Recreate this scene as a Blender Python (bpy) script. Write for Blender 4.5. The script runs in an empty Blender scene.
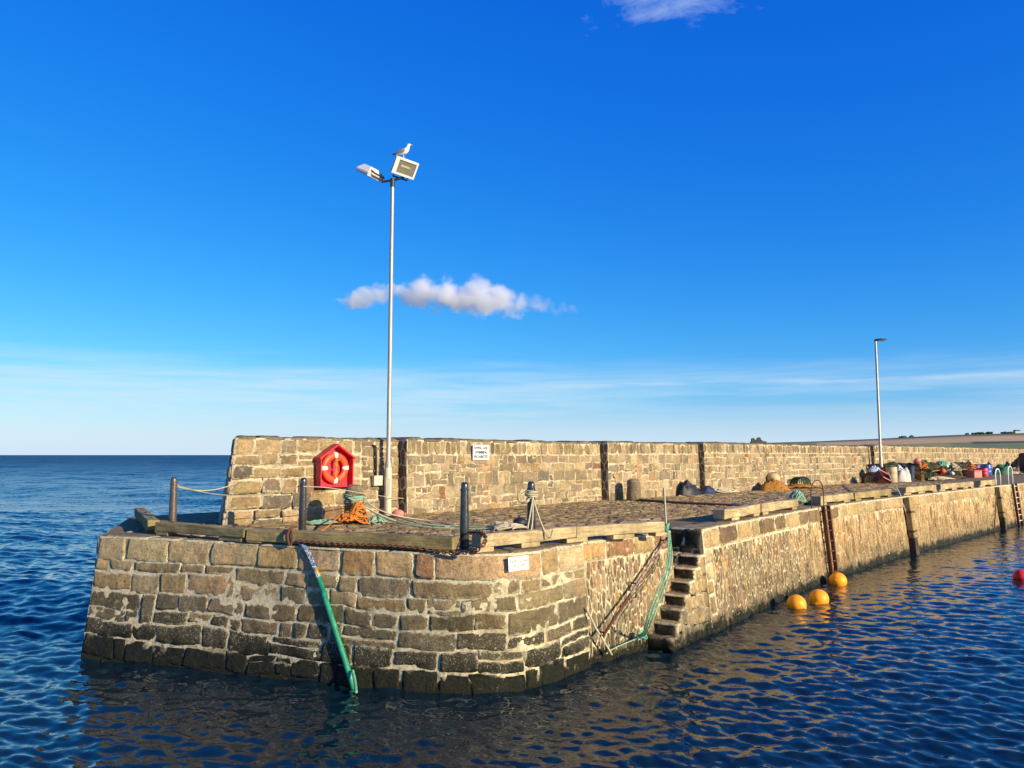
import bpy, bmesh, math, random
import numpy as np
from mathutils import Vector, Matrix, noise as mnoise
random.seed(7)
R = random.random
def U(a, b): return a + (b - a) * random.random()
sc = bpy.context.scene
COL = sc.collection
V = Vector

# ------------------------------------------------------------------ camera
CAMZ = 3.7; F = 769.0; PITCH = math.radians(5.27)
ZD = 2.15                                     # deck height over the water
cd = bpy.data.cameras.new('camera'); cam = bpy.data.objects.new('camera', cd)
COL.objects.link(cam); sc.camera = cam
cd.sensor_width = 36; cd.lens = 36 * F / 1024; cd.clip_end = 60000; cd.clip_start = 0.05
cam.location = (0, 0, CAMZ); cam.rotation_euler = (math.pi / 2 + PITCH, 0, 0)
def ray(px, py):
    dx = (px - 512) / F; dy = (384 - py) / F
    return V((dx, math.cos(PITCH) - dy * math.sin(PITCH), math.sin(PITCH) + dy * math.cos(PITCH)))
def at(px, py, z):
    d = ray(px, py); t = (z - CAMZ) / d.z
    return V((d.x * t, d.y * t, z))
def atD(px, py, D):
    d = ray(px, py); t = D / d.y
    return V((d.x * t, D, CAMZ + d.z * t))

# ------------------------------------------------------------------ materials
def mat(name):
    m = bpy.data.materials.new(name); m.use_nodes = True
    nt = m.node_tree; b = nt.nodes['Principled BSDF']
    return m, nt, b
def N(nt, t, **kw):
    n = nt.nodes.new(t)
    for k, v in kw.items():
        if k in n.inputs.keys() if isinstance(k, str) else False: n.inputs[k].default_value = v
        else: setattr(n, k, v)
    return n
def L(nt, a, b): nt.links.new(a, b)
def noise(nt, vec, scale, detail=6, rough=.6, dist=0):
    n = nt.nodes.new('ShaderNodeTexNoise'); n.inputs['Scale'].default_value = scale
    n.inputs['Detail'].default_value = detail; n.inputs['Roughness'].default_value = rough
    n.inputs['Distortion'].default_value = dist
    if vec is not None: L(nt, vec, n.inputs['Vector'])
    return n.outputs['Fac']
def ramp(nt, fac, stops, interp='LINEAR'):
    r = nt.nodes.new('ShaderNodeValToRGB'); r.color_ramp.interpolation = interp
    e = r.color_ramp.elements
    while len(e) < len(stops): e.new(.5)
    for i, (p, c) in enumerate(stops):
        e[i].position = p; e[i].color = (c[0], c[1], c[2], 1) if hasattr(c, '__len__') else (c, c, c, 1)
    L(nt, fac, r.inputs['Fac']); return r.outputs['Color']
def mix(nt, fac, a, b, typ='MIX'):
    n = nt.nodes.new('ShaderNodeMix'); n.data_type = 'RGBA'; n.blend_type = typ
    for s, v in ((n.inputs[0], fac), (n.inputs[6], a), (n.inputs[7], b)):
        if hasattr(v, 'links'): L(nt, v, s)
        elif hasattr(v, '__len__'): s.default_value = (v[0], v[1], v[2], 1)
        else: s.default_value = v
    return n.outputs[2]
def mth(nt, op, a, b=0.0, c=None, clamp=False):
    n = nt.nodes.new('ShaderNodeMath'); n.operation = op; n.use_clamp = clamp
    for s, v in zip(n.inputs, (a, b, c)):
        if v is None: continue
        if hasattr(v, 'links'): L(nt, v, s)
        else: s.default_value = v
    return n.outputs[0]
def mrange(nt, v, a, b, c=0.0, d=1.0, smooth=False):
    n = nt.nodes.new('ShaderNodeMapRange'); n.clamp = True
    if smooth: n.interpolation_type = 'SMOOTHSTEP'
    L(nt, v, n.inputs[0])
    for i, x in enumerate((a, b, c, d)): n.inputs[1 + i].default_value = x
    return n.outputs[0]
def bump(nt, h, dist, b, strength=1.0):
    n = nt.nodes.new('ShaderNodeBump'); n.inputs['Distance'].default_value = dist
    n.inputs['Strength'].default_value = strength
    L(nt, h, n.inputs['Height']); L(nt, n.outputs[0], b.inputs['Normal'])
def geopos(nt):
    return nt.nodes.new('ShaderNodeNewGeometry').outputs['Position']
def scaled(nt, vec, s):
    n = nt.nodes.new('ShaderNodeMapping'); n.inputs['Scale'].default_value = s
    L(nt, vec, n.inputs['Vector']); return n.outputs[0]

def stone_mat(name, tide=0.0, bumpd=.012, lichen=.0, streak=0.0, lime=(.60, .50, .31), joint=1.0, smear=.45):
    """rough sandstone; colour of each stone comes from its 'tint' attribute; weed below the tide line"""
    m, nt, b = mat(name)
    p = geopos(nt)
    at_ = nt.nodes.new('ShaderNodeAttribute'); at_.attribute_name = 'tint'
    n1 = noise(nt, p, 2.2, 6, .65); n2 = noise(nt, p, 14, 8, .7); n3 = noise(nt, p, 70, 4, .6)
    c = mix(nt, 1.0, at_.outputs['Color'], ramp(nt, n1, [(.3, .66), (.7, 1.3)]), 'MULTIPLY')
    c = mix(nt, 1.0, c, ramp(nt, n2, [(.28, .55), (.5, 1.0), (.75, 1.4)]), 'MULTIPLY')
    c = mix(nt, .7, c, ramp(nt, n3, [(.3, .6), (.7, 1.35)]), 'MULTIPLY')
    # pits and bedding planes of the sandstone
    n8 = noise(nt, p, 34, 3, .5); c = mix(nt, mrange(nt, n8, .60, .70, 0, .7), c, mix(nt, 1.0, c, (.35, .32, .28), 'MULTIPLY'))
    n9 = noise(nt, scaled(nt, p, (3, 3, 26)), 1.6, 6, .7, .6); c = mix(nt, .55, c, mix(nt, 1.0, c, ramp(nt, n9, [(.3, .5), (.5, 1.0), (.7, 1.35)]), 'MULTIPLY'))
    # rusty iron bleed
    n4 = noise(nt, p, 1.1, 5, .6)
    c = mix(nt, mrange(nt, n4, .56, .72, 0, .45), c, mix(nt, 1.0, c, (1.25, .72, .42), 'MULTIPLY'))
    # pale salt / lime bleed and grey lichen
    n5 = noise(nt, p, 5.5, 8, .75)
    c = mix(nt, mrange(nt, n5, .58, .68, 0, smear), c, lime)
    if lichen:
        n6 = noise(nt, p, 3.5, 8, .7)
        c = mix(nt, mrange(nt, n6, .5, .64, 0, lichen), c, (.07, .068, .055))
    if streak:
        n7 = noise(nt, scaled(nt, p, (5, 5, .35)), 1.3, 6, .7)
        c = mix(nt, mrange(nt, n7, .52, .68, 0, streak), c, (.07, .055, .035))
    # lime mortar smeared raggedly over the arrises
    ej = mth(nt, 'ADD', at_.outputs['Alpha'], mth(nt, 'MULTIPLY', mth(nt, 'SUBTRACT', noise(nt, p, 15, 8, .75), .5), 2.3))
    ej = mth(nt, 'ADD', ej, mth(nt, 'MULTIPLY', mth(nt, 'SUBTRACT', noise(nt, p, 1.9, 4, .6), .5), .9))
    lm = mix(nt, 1.0, lime, ramp(nt, n2, [(.3, .6), (.5, 1.0), (.8, 1.15)]), 'MULTIPLY')
    jm = mrange(nt, ej, .46, .76, 0, joint)
    c = mix(nt, jm, c, lm)
    rough = .9
    if tide:
        sx = nt.nodes.new('ShaderNodeSeparateXYZ'); L(nt, p, sx.inputs[0])
        zz = mth(nt, 'ADD', sx.outputs['Z'], mth(nt, 'MULTIPLY', mth(nt, 'SUBTRACT', noise(nt, p, 2.6, 7, .7), .5), tide * 2.2))
        zs_ = mth(nt, 'ADD', sx.outputs['Z'], mth(nt, 'MULTIPLY', mth(nt, 'SUBTRACT', noise(nt, p, 1.5, 6, .72), .5), 2.6))
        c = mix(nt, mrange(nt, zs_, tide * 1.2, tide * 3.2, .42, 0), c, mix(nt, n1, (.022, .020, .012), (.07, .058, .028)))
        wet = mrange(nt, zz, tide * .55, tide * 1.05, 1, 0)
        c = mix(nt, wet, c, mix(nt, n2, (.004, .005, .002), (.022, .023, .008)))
        bz = mth(nt, 'MULTIPLY', mrange(nt, zz, tide * .5, tide * .9, 0, 1), mrange(nt, zz, tide * 1.3, tide * 1.9, 1, 0))
        c = mix(nt, mth(nt, 'MULTIPLY', bz, mrange(nt, noise(nt, p, 48, 2, .5), .60, .66, 0, .7)), c, (.55, .50, .38))
        L(nt, mrange(nt, zz, tide * .4, tide * 1.0, .45, .9), b.inputs['Roughness'])
    else:
        b.inputs['Roughness'].default_value = rough
    L(nt, c, b.inputs['Base Color'])
    h = mth(nt, 'ADD', mth(nt, 'MULTIPLY', n2, 1.0), mth(nt, 'MULTIPLY', n3, .4))
    h = mth(nt, 'ADD', h, mth(nt, 'MULTIPLY', jm, .35))
    bump(nt, h, bumpd * 2.4, b)
    b.inputs['Specular IOR Level'].default_value = .25
    return m

def mortar_mat(name, col, tide=0.0, amt=.6):
    m, nt, b = mat(name); p = geopos(nt)
    n2 = noise(nt, p, 9, 8, .7); n3 = noise(nt, p, 45, 5, .65); n1 = noise(nt, p, 1.6, 6, .6)
    c = mix(nt, 1.0, col, ramp(nt, n2, [(.3, 1 - amt), (.5, 1.0), (.8, 1.2)]), 'MULTIPLY')
    c = mix(nt, .8, c, ramp(nt, n3, [(.3, .6), (.7, 1.25)]), 'MULTIPLY')
    c = mix(nt, mrange(nt, n1, .5, .68, 0, .6), c, (.16, .12, .065))
    if tide:
        sx = nt.nodes.new('ShaderNodeSeparateXYZ'); L(nt, p, sx.inputs[0])
        zz = mth(nt, 'ADD', sx.outputs['Z'], mth(nt, 'MULTIPLY', mth(nt, 'SUBTRACT', n2, .5), tide * 1.6))
        c = mix(nt, mrange(nt, zz, tide * .4, tide, 1, 0), c, (.02, .018, .01))
    L(nt, c, b.inputs['Base Color']); b.inputs['Roughness'].default_value = .95
    b.inputs['Specular IOR Level'].default_value = .2
    bump(nt, mth(nt, 'ADD', n2, mth(nt, 'MULTIPLY', n3, .5)), .03, b)
    return m

def plain(name, col, rough=.6, metal=0.0, var=.25, vscale=8, bumpd=0.0, col2=None, thr=(.5, .65), spec=None):
    """paint, plastic, rope, metal: colour with wear noise"""
    m, nt, b = mat(name)
    p = nt.nodes.new('ShaderNodeTexCoord').outputs['Object']
    n1 = noise(nt, p, vscale, 7, .65); n2 = noise(nt, p, vscale * 5, 5, .6)
    c = mix(nt, 1.0, col, ramp(nt, n1, [(.25, 1 - var), (.75, 1 + var)]), 'MULTIPLY')
    c = mix(nt, .6, c, ramp(nt, n2, [(.25, 1 - var), (.75, 1 + var)]), 'MULTIPLY')
    if col2: c = mix(nt, mrange(nt, n1, thr[0], thr[1]), c, col2)
    L(nt, c, b.inputs['Base Color'])
    L(nt, mrange(nt, n2, .3, .7, max(.05, rough - .1), min(1, rough + .1)), b.inputs['Roughness'])
    b.inputs['Metallic'].default_value = metal
    if spec is not None: b.inputs['Specular IOR Level'].default_value = spec
    if bumpd: bump(nt, n2, bumpd, b)
    return m

def wood_mat(name, col, dark):
    m, nt, b = mat(name)
    p = nt.nodes.new('ShaderNodeTexCoord').outputs['Object']
    g = noise(nt, scaled(nt, p, (1.2, 22, 22)), 2.0, 8, .65, .4)
    n1 = noise(nt, p, 1.8, 6, .65); n2 = noise(nt, p, 30, 5, .7)
    c = mix(nt, mrange(nt, g, .32, .66), dark, col)
    c = mix(nt, 1.0, c, ramp(nt, n1, [(.3, .5), (.7, 1.25)]), 'MULTIPLY')
    c = mix(nt, .6, c, ramp(nt, n2, [(.3, .5), (.7, 1.3)]), 'MULTIPLY')
    ck = noise(nt, scaled(nt, p, (.8, 30, 30)), 1.6, 5, .6, .8); c = mix(nt, mrange(nt, ck, .60, .66, 0, .8), c, (.03, .022, .012))
    gw = noise(nt, p, 3.1, 6, .7); c = mix(nt, mrange(nt, gw, .55, .7, 0, .5), c, (.16, .14, .10))
    L(nt, c, b.inputs['Base Color']); b.inputs['Roughness'].default_value = .85
    b.inputs['Specular IOR Level'].default_value = .25
    bump(nt, mth(nt, 'ADD', g, mth(nt, 'MULTIPLY', n2, .4)), .015, b)
    return m

M = {}
M['front'] = stone_mat('front_stone', tide=.60, bumpd=.018, lichen=.3, lime=(.68, .59, .38), smear=.6)
M['quay'] = stone_mat('quay_stone', tide=.36, bumpd=.014, streak=.6, lime=(.80, .67, .42), smear=.6)
M['rubble'] = stone_mat('parapet_stone', bumpd=.014, lichen=.22, lime=(.62, .52, .34), smear=.7)
M['cap'] = stone_mat('cap_stone', bumpd=.02, lichen=.85, joint=.2, smear=.1)
M['sett'] = stone_mat('sett_stone', bumpd=.02, lichen=.2, joint=.35, smear=.3, lime=(.30, .23, .13))
M['mortar_f'] = mortar_mat('lime_mortar_front', (.68, .58, .37), tide=.36)
M['mortar_q'] = mortar_mat('lime_mortar_quay', (.66, .53, .31), tide=.25)
M['mortar_p'] = mortar_mat('lime_mortar_parapet', (.62, .52, .34))
M['deck'] = mortar_mat('deck_bedding', (.28, .20, .095))
M['wood_old'] = wood_mat('weathered_timber', (.47, .36, .15), (.24, .18, .075))
M['wood_new'] = wood_mat('pale_timber', (.62, .48, .26), (.36, .26, .13))
M['wood_wet'] = wood_mat('tarred_timber', (.12, .09, .055), (.03, .025, .018))
M['black_paint'] = plain('black_paint', (.05, .052, .055), .2, .35, .4, 6, .002, (.05, .04, .03), (.6, .75))
M['black_paint'].node_tree.nodes['Principled BSDF'].inputs['Coat Weight'].default_value = .7; M['black_paint'].node_tree.nodes['Principled BSDF'].inputs['Coat Roughness'].default_value = .22
M['brown_steel'] = plain('rusted_steel_paint', (.12, .095, .078), .38, .4, .4, 6, .002)
M['rust'] = plain('rust', (.13, .045, .02), .85, 0, .5, 14, .01, (.05, .02, .012), (.5, .62))
M['galv'] = plain('galvanised_steel', (.42, .375, .31), .45, .35, .12, 5)
M['cream'] = plain('cream_paint', (.56, .50, .37), .5, 0, .12, 4, 0, (.45, .36, .22), (.66, .76))
M['white'] = plain('white_paint', (.80, .79, .76), .5, 0, .08, 4)
M['grey_metal'] = plain('grey_casting', (.62, .61, .58), .45, .2, .15, 9)
M['dark_metal'] = plain('dark_metal', (.03, .035, .045), .5, .2, .3, 9)
M['red'] = plain('red_grp', (.62, .014, .032), .45, 0, .2, 3, 0, (.45, .01, .02), (.55, .7))
M['orange'] = plain('orange_lifebuoy', (.78, .075, .02), .5, 0, .12, 5)
M['buoy_y'] = plain('yellow_buoy', (1.0, .37, .002), .5, 0, .06, 5, 0, (.80, .32, .004), (.62, .75))
M['buoy_r'] = plain('red_buoy', (.85, .02, .012), .35, 0, .08, 5)
M['rope_green'] = plain('green_rope', (.10, .40, .23), .85, 0, .35, 30, .01, (.30, .50, .33), (.5, .6))
M['rope_mint'] = plain('faded_green_rope', (.28, .44, .29), .9, 0, .3, 30, .01)
M['rope_orange'] = plain('orange_rope', (.66, .22, .03), .9, 0, .35, 30, .01, (.30, .07, .02), (.55, .65))
M['rope_pale'] = plain('pale_rope', (.58, .50, .33), .9, 0, .25, 40, .01)
M['rope_brown'] = plain('tarred_rope', (.10, .065, .04), .9, 0, .4, 30, .01)
M['rope_blue'] = plain('blue_rope', (.05, .16, .42), .85, 0, .35, 40, .01, (.6, .62, .6), (.5, .52))
M['pipe_green'] = plain('green_plastic', (.015, .24, .12), .5, 0, .45, 9, .002, (.05, .40, .22), (.55, .7))
M['pipe_yellow'] = plain('yellow_plastic', (.50, .36, .05), .5, 0, .3, 9)
M['net_brown'] = plain('ochre_net', (.50, .21, .03), .95, 0, .6, 10, .05, (.10, .05, .015), (.52, .6))
M['net_green'] = plain('green_net', (.02, .11, .04), .95, 0, .5, 12, .04, (.01, .05, .03), (.55, .65))
M['black_rubber'] = plain('black_rubber', (.016, .016, .018), .55, 0, .3, 8, .004)
M['blue'] = plain('blue_plastic', (.02, .11, .45), .4, 0, .2, 5)
M['navy'] = plain('navy_plastic', (.012, .025, .07), .5, 0, .3, 5)
M['redp'] = plain('red_plastic', (.62, .05, .06), .5, 0, .2, 5)
M['pink'] = plain('faded_red_plastic', (.66, .21, .16), .6, 0, .2, 5)
M['tan_p'] = plain('tan_plastic', (.58, .42, .20), .6, 0, .2, 5)
M['bag'] = plain('white_bag', (.62, .59, .53), .8, 0, .1, 4, .05)
M['tarp'] = plain('green_tarp', (.02, .12, .045), .6, 0, .3, 5, .06)
M['glass'] = plain('lamp_glass', (.23, .21, .16), .12, 0, .15, 8)
M['gull_w'] = plain('white_feathers', (.85, .84, .82), .8, 0, .05, 20)
M['gull_g'] = plain('grey_feathers', (.16, .17, .19), .8, 0, .2, 20)
M['gull_y'] = plain('yellow_beak', (.75, .45, .05), .5, 0, .1, 20)
M['black'] = plain('black_lettering', (.03, .03, .04), .6, 0, .1, 5)
M['grey_letter'] = plain('faded_lettering', (.34, .33, .29), .7, 0, .1, 5)
M['sign'] = plain('sign_face', (.82, .82, .80), .5, 0, .06, 3)
M['roof'] = plain('slate', (.09, .09, .10), .8, 0, .3, .3)
M['farm_wall'] = plain('farm_wall', (.55, .50, .42), .9, 0, .2, .3)
M['ruin'] = plain('ruin_stone', (.07, .065, .06), .95, 0, .3, .3)
M['foliage'] = plain('far_foliage', (.045, .065, .03), .9, 0, .4, .25)

# ------------------------------------------------------------------ mesh builder
class MB:
    def __init__(s): s.v = []; s.f = []; s.t = []
    def add(s, vs, fs, tint=None):
        o = len(s.v); s.v += [tuple(v) for v in vs]; s.f += [tuple(i + o for i in f) for f in fs]
        if tint is not None: s.t += tint if isinstance(tint, list) else [tint] * len(vs)
    def box(s, c, size, rot=None, tint=None):
        x, y, z = [a / 2 for a in size]; c = V(c); rot = rot or Matrix.Identity(3)
        vs = [c + rot @ V((a * x, b * y, d * z)) for d in (-1, 1) for a, b in ((-1, -1), (1, -1), (1, 1), (-1, 1))]
        s.add(vs, [(0, 3, 2, 1), (4, 5, 6, 7), (0, 1, 5, 4), (1, 2, 6, 5), (2, 3, 7, 6), (3, 0, 4, 7)], tint); return s
    def tube(s, pts, r, n=8, close=False, smooth=0, caps=True):
        pts = [V(p) for p in pts]
        for _ in range(smooth):
            q = [pts[0]]
            for a, b in zip(pts, pts[1:]): q += [a * .75 + b * .25, a * .25 + b * .75]
            q.append(pts[-1]); pts = q
        m = len(pts); rr = r if hasattr(r, '__len__') else [r] * m
        if len(rr) != m: rr = [rr[min(len(rr) - 1, int(i * len(rr) / m))] for i in range(m)]
        vs = []; prev = None
        for i, p in enumerate(pts):
            if close: t = pts[(i + 1) % m] - pts[i - 1]
            else: t = pts[min(i + 1, m - 1)] - pts[max(i - 1, 0)]
            if t.length < 1e-9: t = V((0, 0, 1))
            t.normalize()
            if prev is None:
                u = t.cross(V((0, 0, 1)));
                if u.length < .1: u = t.cross(V((1, 0, 0)))
            else: u = prev - t * prev.dot(t)
            u.normalize(); w = t.cross(u); prev = u
            for k in range(n):
                a = 2 * math.pi * k / n; vs.append(p + (u * math.cos(a) + w * math.sin(a)) * rr[i])
        fs = []
        for i in range(m if close else m - 1):
            j = (i + 1) % m
            for k in range(n):
                l = (k + 1) % n; fs.append((i * n + k, i * n + l, j * n + l, j * n + k))
        if caps and not close: fs += [tuple(range(n - 1, -1, -1)), tuple((m - 1) * n + k for k in range(n))]
        s.add(vs, fs); return s
    def lathe(s, prof, n=20, c=(0, 0, 0), rot=None):
        c = V(c); rot = rot or Matrix.Identity(3); vs = []
        for r, z in prof:
            for k in range(n):
                a = 2 * math.pi * k / n; vs.append(c + rot @ V((r * math.cos(a), r * math.sin(a), z)))
        fs = []; m = len(prof)
        for i in range(m - 1):
            for k in range(n):
                l = (k + 1) % n; fs.append((i * n + k, i * n + l, (i + 1) * n + l, (i + 1) * n + k))
        fs += [tuple(range(n - 1, -1, -1)), tuple((m - 1) * n + k for k in range(n))]
        s.add(vs, fs); return s
    def ball(s, c, r, n=16, m=10):
        rx, ry, rz = r if hasattr(r, '__len__') else (r, r, r); c = V(c); vs = []
        for i in range(m + 1):
            a = math.pi * (i / m); a = min(max(a, .02), math.pi - .02)
            for k in range(n):
                b = 2 * math.pi * k / n
                vs.append(c + V((rx * math.sin(a) * math.cos(b), ry * math.sin(a) * math.sin(b), -rz * math.cos(a))))
        fs = [(i * n + k, i * n + (k + 1) % n, (i + 1) * n + (k + 1) % n, (i + 1) * n + k) for i in range(m) for k in range(n)]
        fs += [tuple(range(n - 1, -1, -1)), tuple(m * n + k for k in range(n))]
        s.add(vs, fs); return s
    def prism(s, poly, y0, y1, fn=None):
        """poly in local xz, extruded along y"""
        n = len(poly); vs = [V((x, y0, z)) for x, z in poly] + [V((x, y1, z)) for x, z in poly]
        if fn: vs = [fn(v) for v in vs]
        s.add(vs, [tuple(range(n)), tuple(range(2 * n - 1, n - 1, -1))] + [(i, n + i, n + (i + 1) % n, (i + 1) % n) for i in range(n)]); return s
    def build(s, name, material, parent=None, origin=None, smooth=False, bevel=0, local=False, angle=None):
        me = bpy.data.meshes.new(name)
        o = bpy.data.objects.new(name, me); COL.objects.link(o)
        off = V((0, 0, 0))
        if parent is not None:
            o.parent = parent
            if not local:
                q = parent; 
                while q is not None: off += q.location; q = q.parent
        elif origin is not None:
            off = V(origin); o.location = off
            if local: off = V((0, 0, 0))
        vs = s.v if off.length == 0 else [(x - off.x, y - off.y, z - off.z) for x, y, z in s.v]
        me.from_pydata(vs, [], s.f); me.update()
        bm = bmesh.new(); bm.from_mesh(me); bmesh.ops.recalc_face_normals(bm, faces=bm.faces); bm.to_mesh(me); bm.free()
        if len(s.t) == len(s.v) and s.t:
            a = me.color_attributes.new('tint', 'FLOAT_COLOR', 'POINT')
            a.data.foreach_set('color', np.array([(t[0], t[1], t[2], t[3] if len(t) > 3 else 0.0) for t in s.t], dtype=np.float32).ravel())
        if smooth:
            me.polygons.foreach_set('use_smooth', [True] * len(me.polygons))
            if angle: me.set_sharp_from_angle(angle=math.radians(angle))
        me.materials.append(material)
        if bevel:
            b = o.modifiers.new('bevel', 'BEVEL'); b.width = bevel; b.segments = 2; b.limit_method = 'ANGLE'
        return o
def tag(o, label, cat, group=None):
    o['label'] = label; o['category'] = cat
    if group: o['group'] = group
    return o
def struct(o): o['kind'] = 'structure'; return o
def thing(name, label, cat, loc=(0, 0, 0), group=None, rotz=0):
    o = bpy.data.objects.new(name, None); COL.objects.link(o); o.empty_display_size = .2
    o.location = loc; o.rotation_euler.z = rotz
    return tag(o, label, cat, group)
def dup(root, loc, rotz=0, label=None, rot=None, scale=None):
    r = root.copy(); COL.objects.link(r); r.location = loc; r.rotation_euler = rot or (0, 0, rotz)
    if scale: r.scale = scale
    if label: r['label'] = label
    for ch in list(root.children):
        c = ch.copy(); COL.objects.link(c); c.parent = r
        for g in ch.children:
            d = g.copy(); COL.objects.link(d); d.parent = c
    return r

# ------------------------------------------------------------------ masonry
class Path:
    """a wall face: plan polyline (outward = right of travel), height range and batter"""
    def __init__(s, pts, zt=ZD, z0=0.0, batter=0.0, off=0.0):
        s.p = [V((a, b, 0)) for a, b in pts]; s.l = [0]
        for a, b in zip(s.p, s.p[1:]): s.l.append(s.l[-1] + (b - a).length)
        s.len = s.l[-1]; s.zt = zt; s.z0 = z0; s.bat = batter; s.off = off
        tn = []
        for i in range(len(s.p)):
            t = V((0, 0, 0))
            if i > 0: t += (s.p[i] - s.p[i - 1]).normalized()
            if i < len(s.p) - 1: t += (s.p[i + 1] - s.p[i]).normalized()
            t.normalize(); tn.append(V((t.y, -t.x, 0)))
        s.n = tn
    def base(s, d):
        d = max(0.0, min(s.len, d)); i = 0
        while i < len(s.l) - 2 and s.l[i + 1] < d: i += 1
        f = (d - s.l[i]) / max(1e-9, s.l[i + 1] - s.l[i])
        return s.p[i].lerp(s.p[i + 1], f), s.n[i].lerp(s.n[i + 1], f).normalized()
    def __call__(s, d, z, h=0.0):
        p, n = s.base(d); b = s.bat(d) if callable(s.bat) else s.bat
        k = b * (s.zt - z) / (s.zt - s.z0)
        q = p + n * (k + h + s.off); return V((q.x, q.y, z))

TONE = [1.3]
def jit(c, a=.18):
    k = U(1 - a, 1 + a); k *= TONE[0]; return (c[0] * k * U(.99, 1.07), c[1] * k, c[2] * k * U(.86, 1.03))
def pick(pal):
    tot = sum(w for w, _ in pal); r = R() * tot
    for w, c in pal:
        r -= w
        if r <= 0: return c
    return pal[-1][1]

def chaikin(poly, it=1, k=.22):
    for _ in range(it):
        q = []
        for i in range(len(poly)):
            a, b = poly[i], poly[(i + 1) % len(poly)]
            q += [(a[0] * (1 - k) + b[0] * k, a[1] * (1 - k) + b[1] * k), (a[0] * k + b[0] * (1 - k), a[1] * k + b[1] * (1 - k))]
        poly = q
    return poly
def stone_poly(mb, poly, fn, H, tint, gap=.015, rnd=.006, it=1):
    """one rubble stone from its plan polygon on the wall"""
    poly = chaikin(poly, it, .10)
    poly = [(x + U(-1, 1) * gap * .35, y + U(-1, 1) * gap * .35) for x, y in poly]
    n = len(poly); cx = sum(p[0] for p in poly) / n; cy = sum(p[1] for p in poly) / n
    def inset(g):
        out = []
        for x, y in poly:
            d = math.hypot(x - cx, y - cy); k = max(.12, (d - g) / d) if d > 1e-6 else 1
            out.append((cx + (x - cx) * k, cy + (y - cy) * k))
        return out
    size = min(math.hypot(x - cx, y - cy) for x, y in poly)
    if size < gap * 1.3: return
    vs = []; tx, ty = U(-.25, .25) * H / max(size, .05), U(-.25, .25) * H / max(size, .05)
    tc = []
    for g, h, al in ((gap, -.02, 1), (gap + .002, H * .3, .85), (gap + min(.022, size * .25), H * .8, .3), (gap + size * .45, H, 0)):
        tc += [tuple(tint[:3]) + (al,)] * n
        for x, y in inset(g):
            vs.append(fn(x, y, h + (U(-1, 1) * rnd if h > 0 else 0) + (h > 0) * ((x - cx) * tx + (y - cy) * ty)))
    vs.append(fn(cx, cy, H + U(-1, 1) * rnd))
    fs = []
    for r in range(3):
        for i in range(n): j = (i + 1) % n; fs.append((r * n + i, r * n + j, (r + 1) * n + j, (r + 1) * n + i))
    for i in range(n): fs.append((3 * n + i, 3 * n + (i + 1) % n, 4 * n))
    mb.add(vs, fs, tc + [tuple(tint[:3]) + (0,)])
def clip(poly, mx, my, nx, ny):
    out = []
    for i in range(len(poly)):
        a, b = poly[i], poly[(i + 1) % len(poly)]
        da = (a[0] - mx) * nx + (a[1] - my) * ny; db = (b[0] - mx) * nx + (b[1] - my) * ny
        if da <= 0: out.append(a)
        if (da < 0 < db) or (db < 0 < da):
            t = da / (da - db); out.append((a[0] + (b[0] - a[0]) * t, a[1] + (b[1] - a[1]) * t))
    return out
def cells(x0, x1, y0, y1, cw, ch, j=.36, merge=0.0):
    """irregular cells (Voronoi of a jittered staggered grid, in a space scaled to the stone shape)"""
    nx = max(1, round((x1 - x0) / cw)); ny = max(1, round((y1 - y0) / ch)); cw = (x1 - x0) / nx; ch = (y1 - y0) / ny
    pts = {}
    for r in range(-1, ny + 1):
        for c in range(-1, nx + 1):
            if merge and R() < merge and 0 <= r < ny and 0 <= c < nx: continue
            pts[(c, r)] = ((c + .5 + (.25 if r % 2 else -.25) + U(-j, j)), r + .5 + U(-j, j))
    for (c, r), (px, py) in pts.items():
        if not (0 <= r < ny and 0 <= c < nx): continue
        poly = [(max(0, px - 2), max(0, py - 2)), (min(nx, px + 2), max(0, py - 2)), (min(nx, px + 2), min(ny, py + 2)), (max(0, px - 2), min(ny, py + 2))]
        for dc in range(-3, 4):
            for dr in range(-3, 4):
                q = pts.get((c + dc, r + dr))
                if q is None or (dc == 0 and dr == 0): continue
                ex, ey = q[0] - px, q[1] - py
                poly = clip(poly, px + ex / 2, py + ey / 2, ex, ey)
                if len(poly) < 3: break
            if len(poly) < 3: break
        if len(poly) >= 3: yield [(x0 + x * cw, y0 + y * ch) for x, y in poly]
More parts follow.
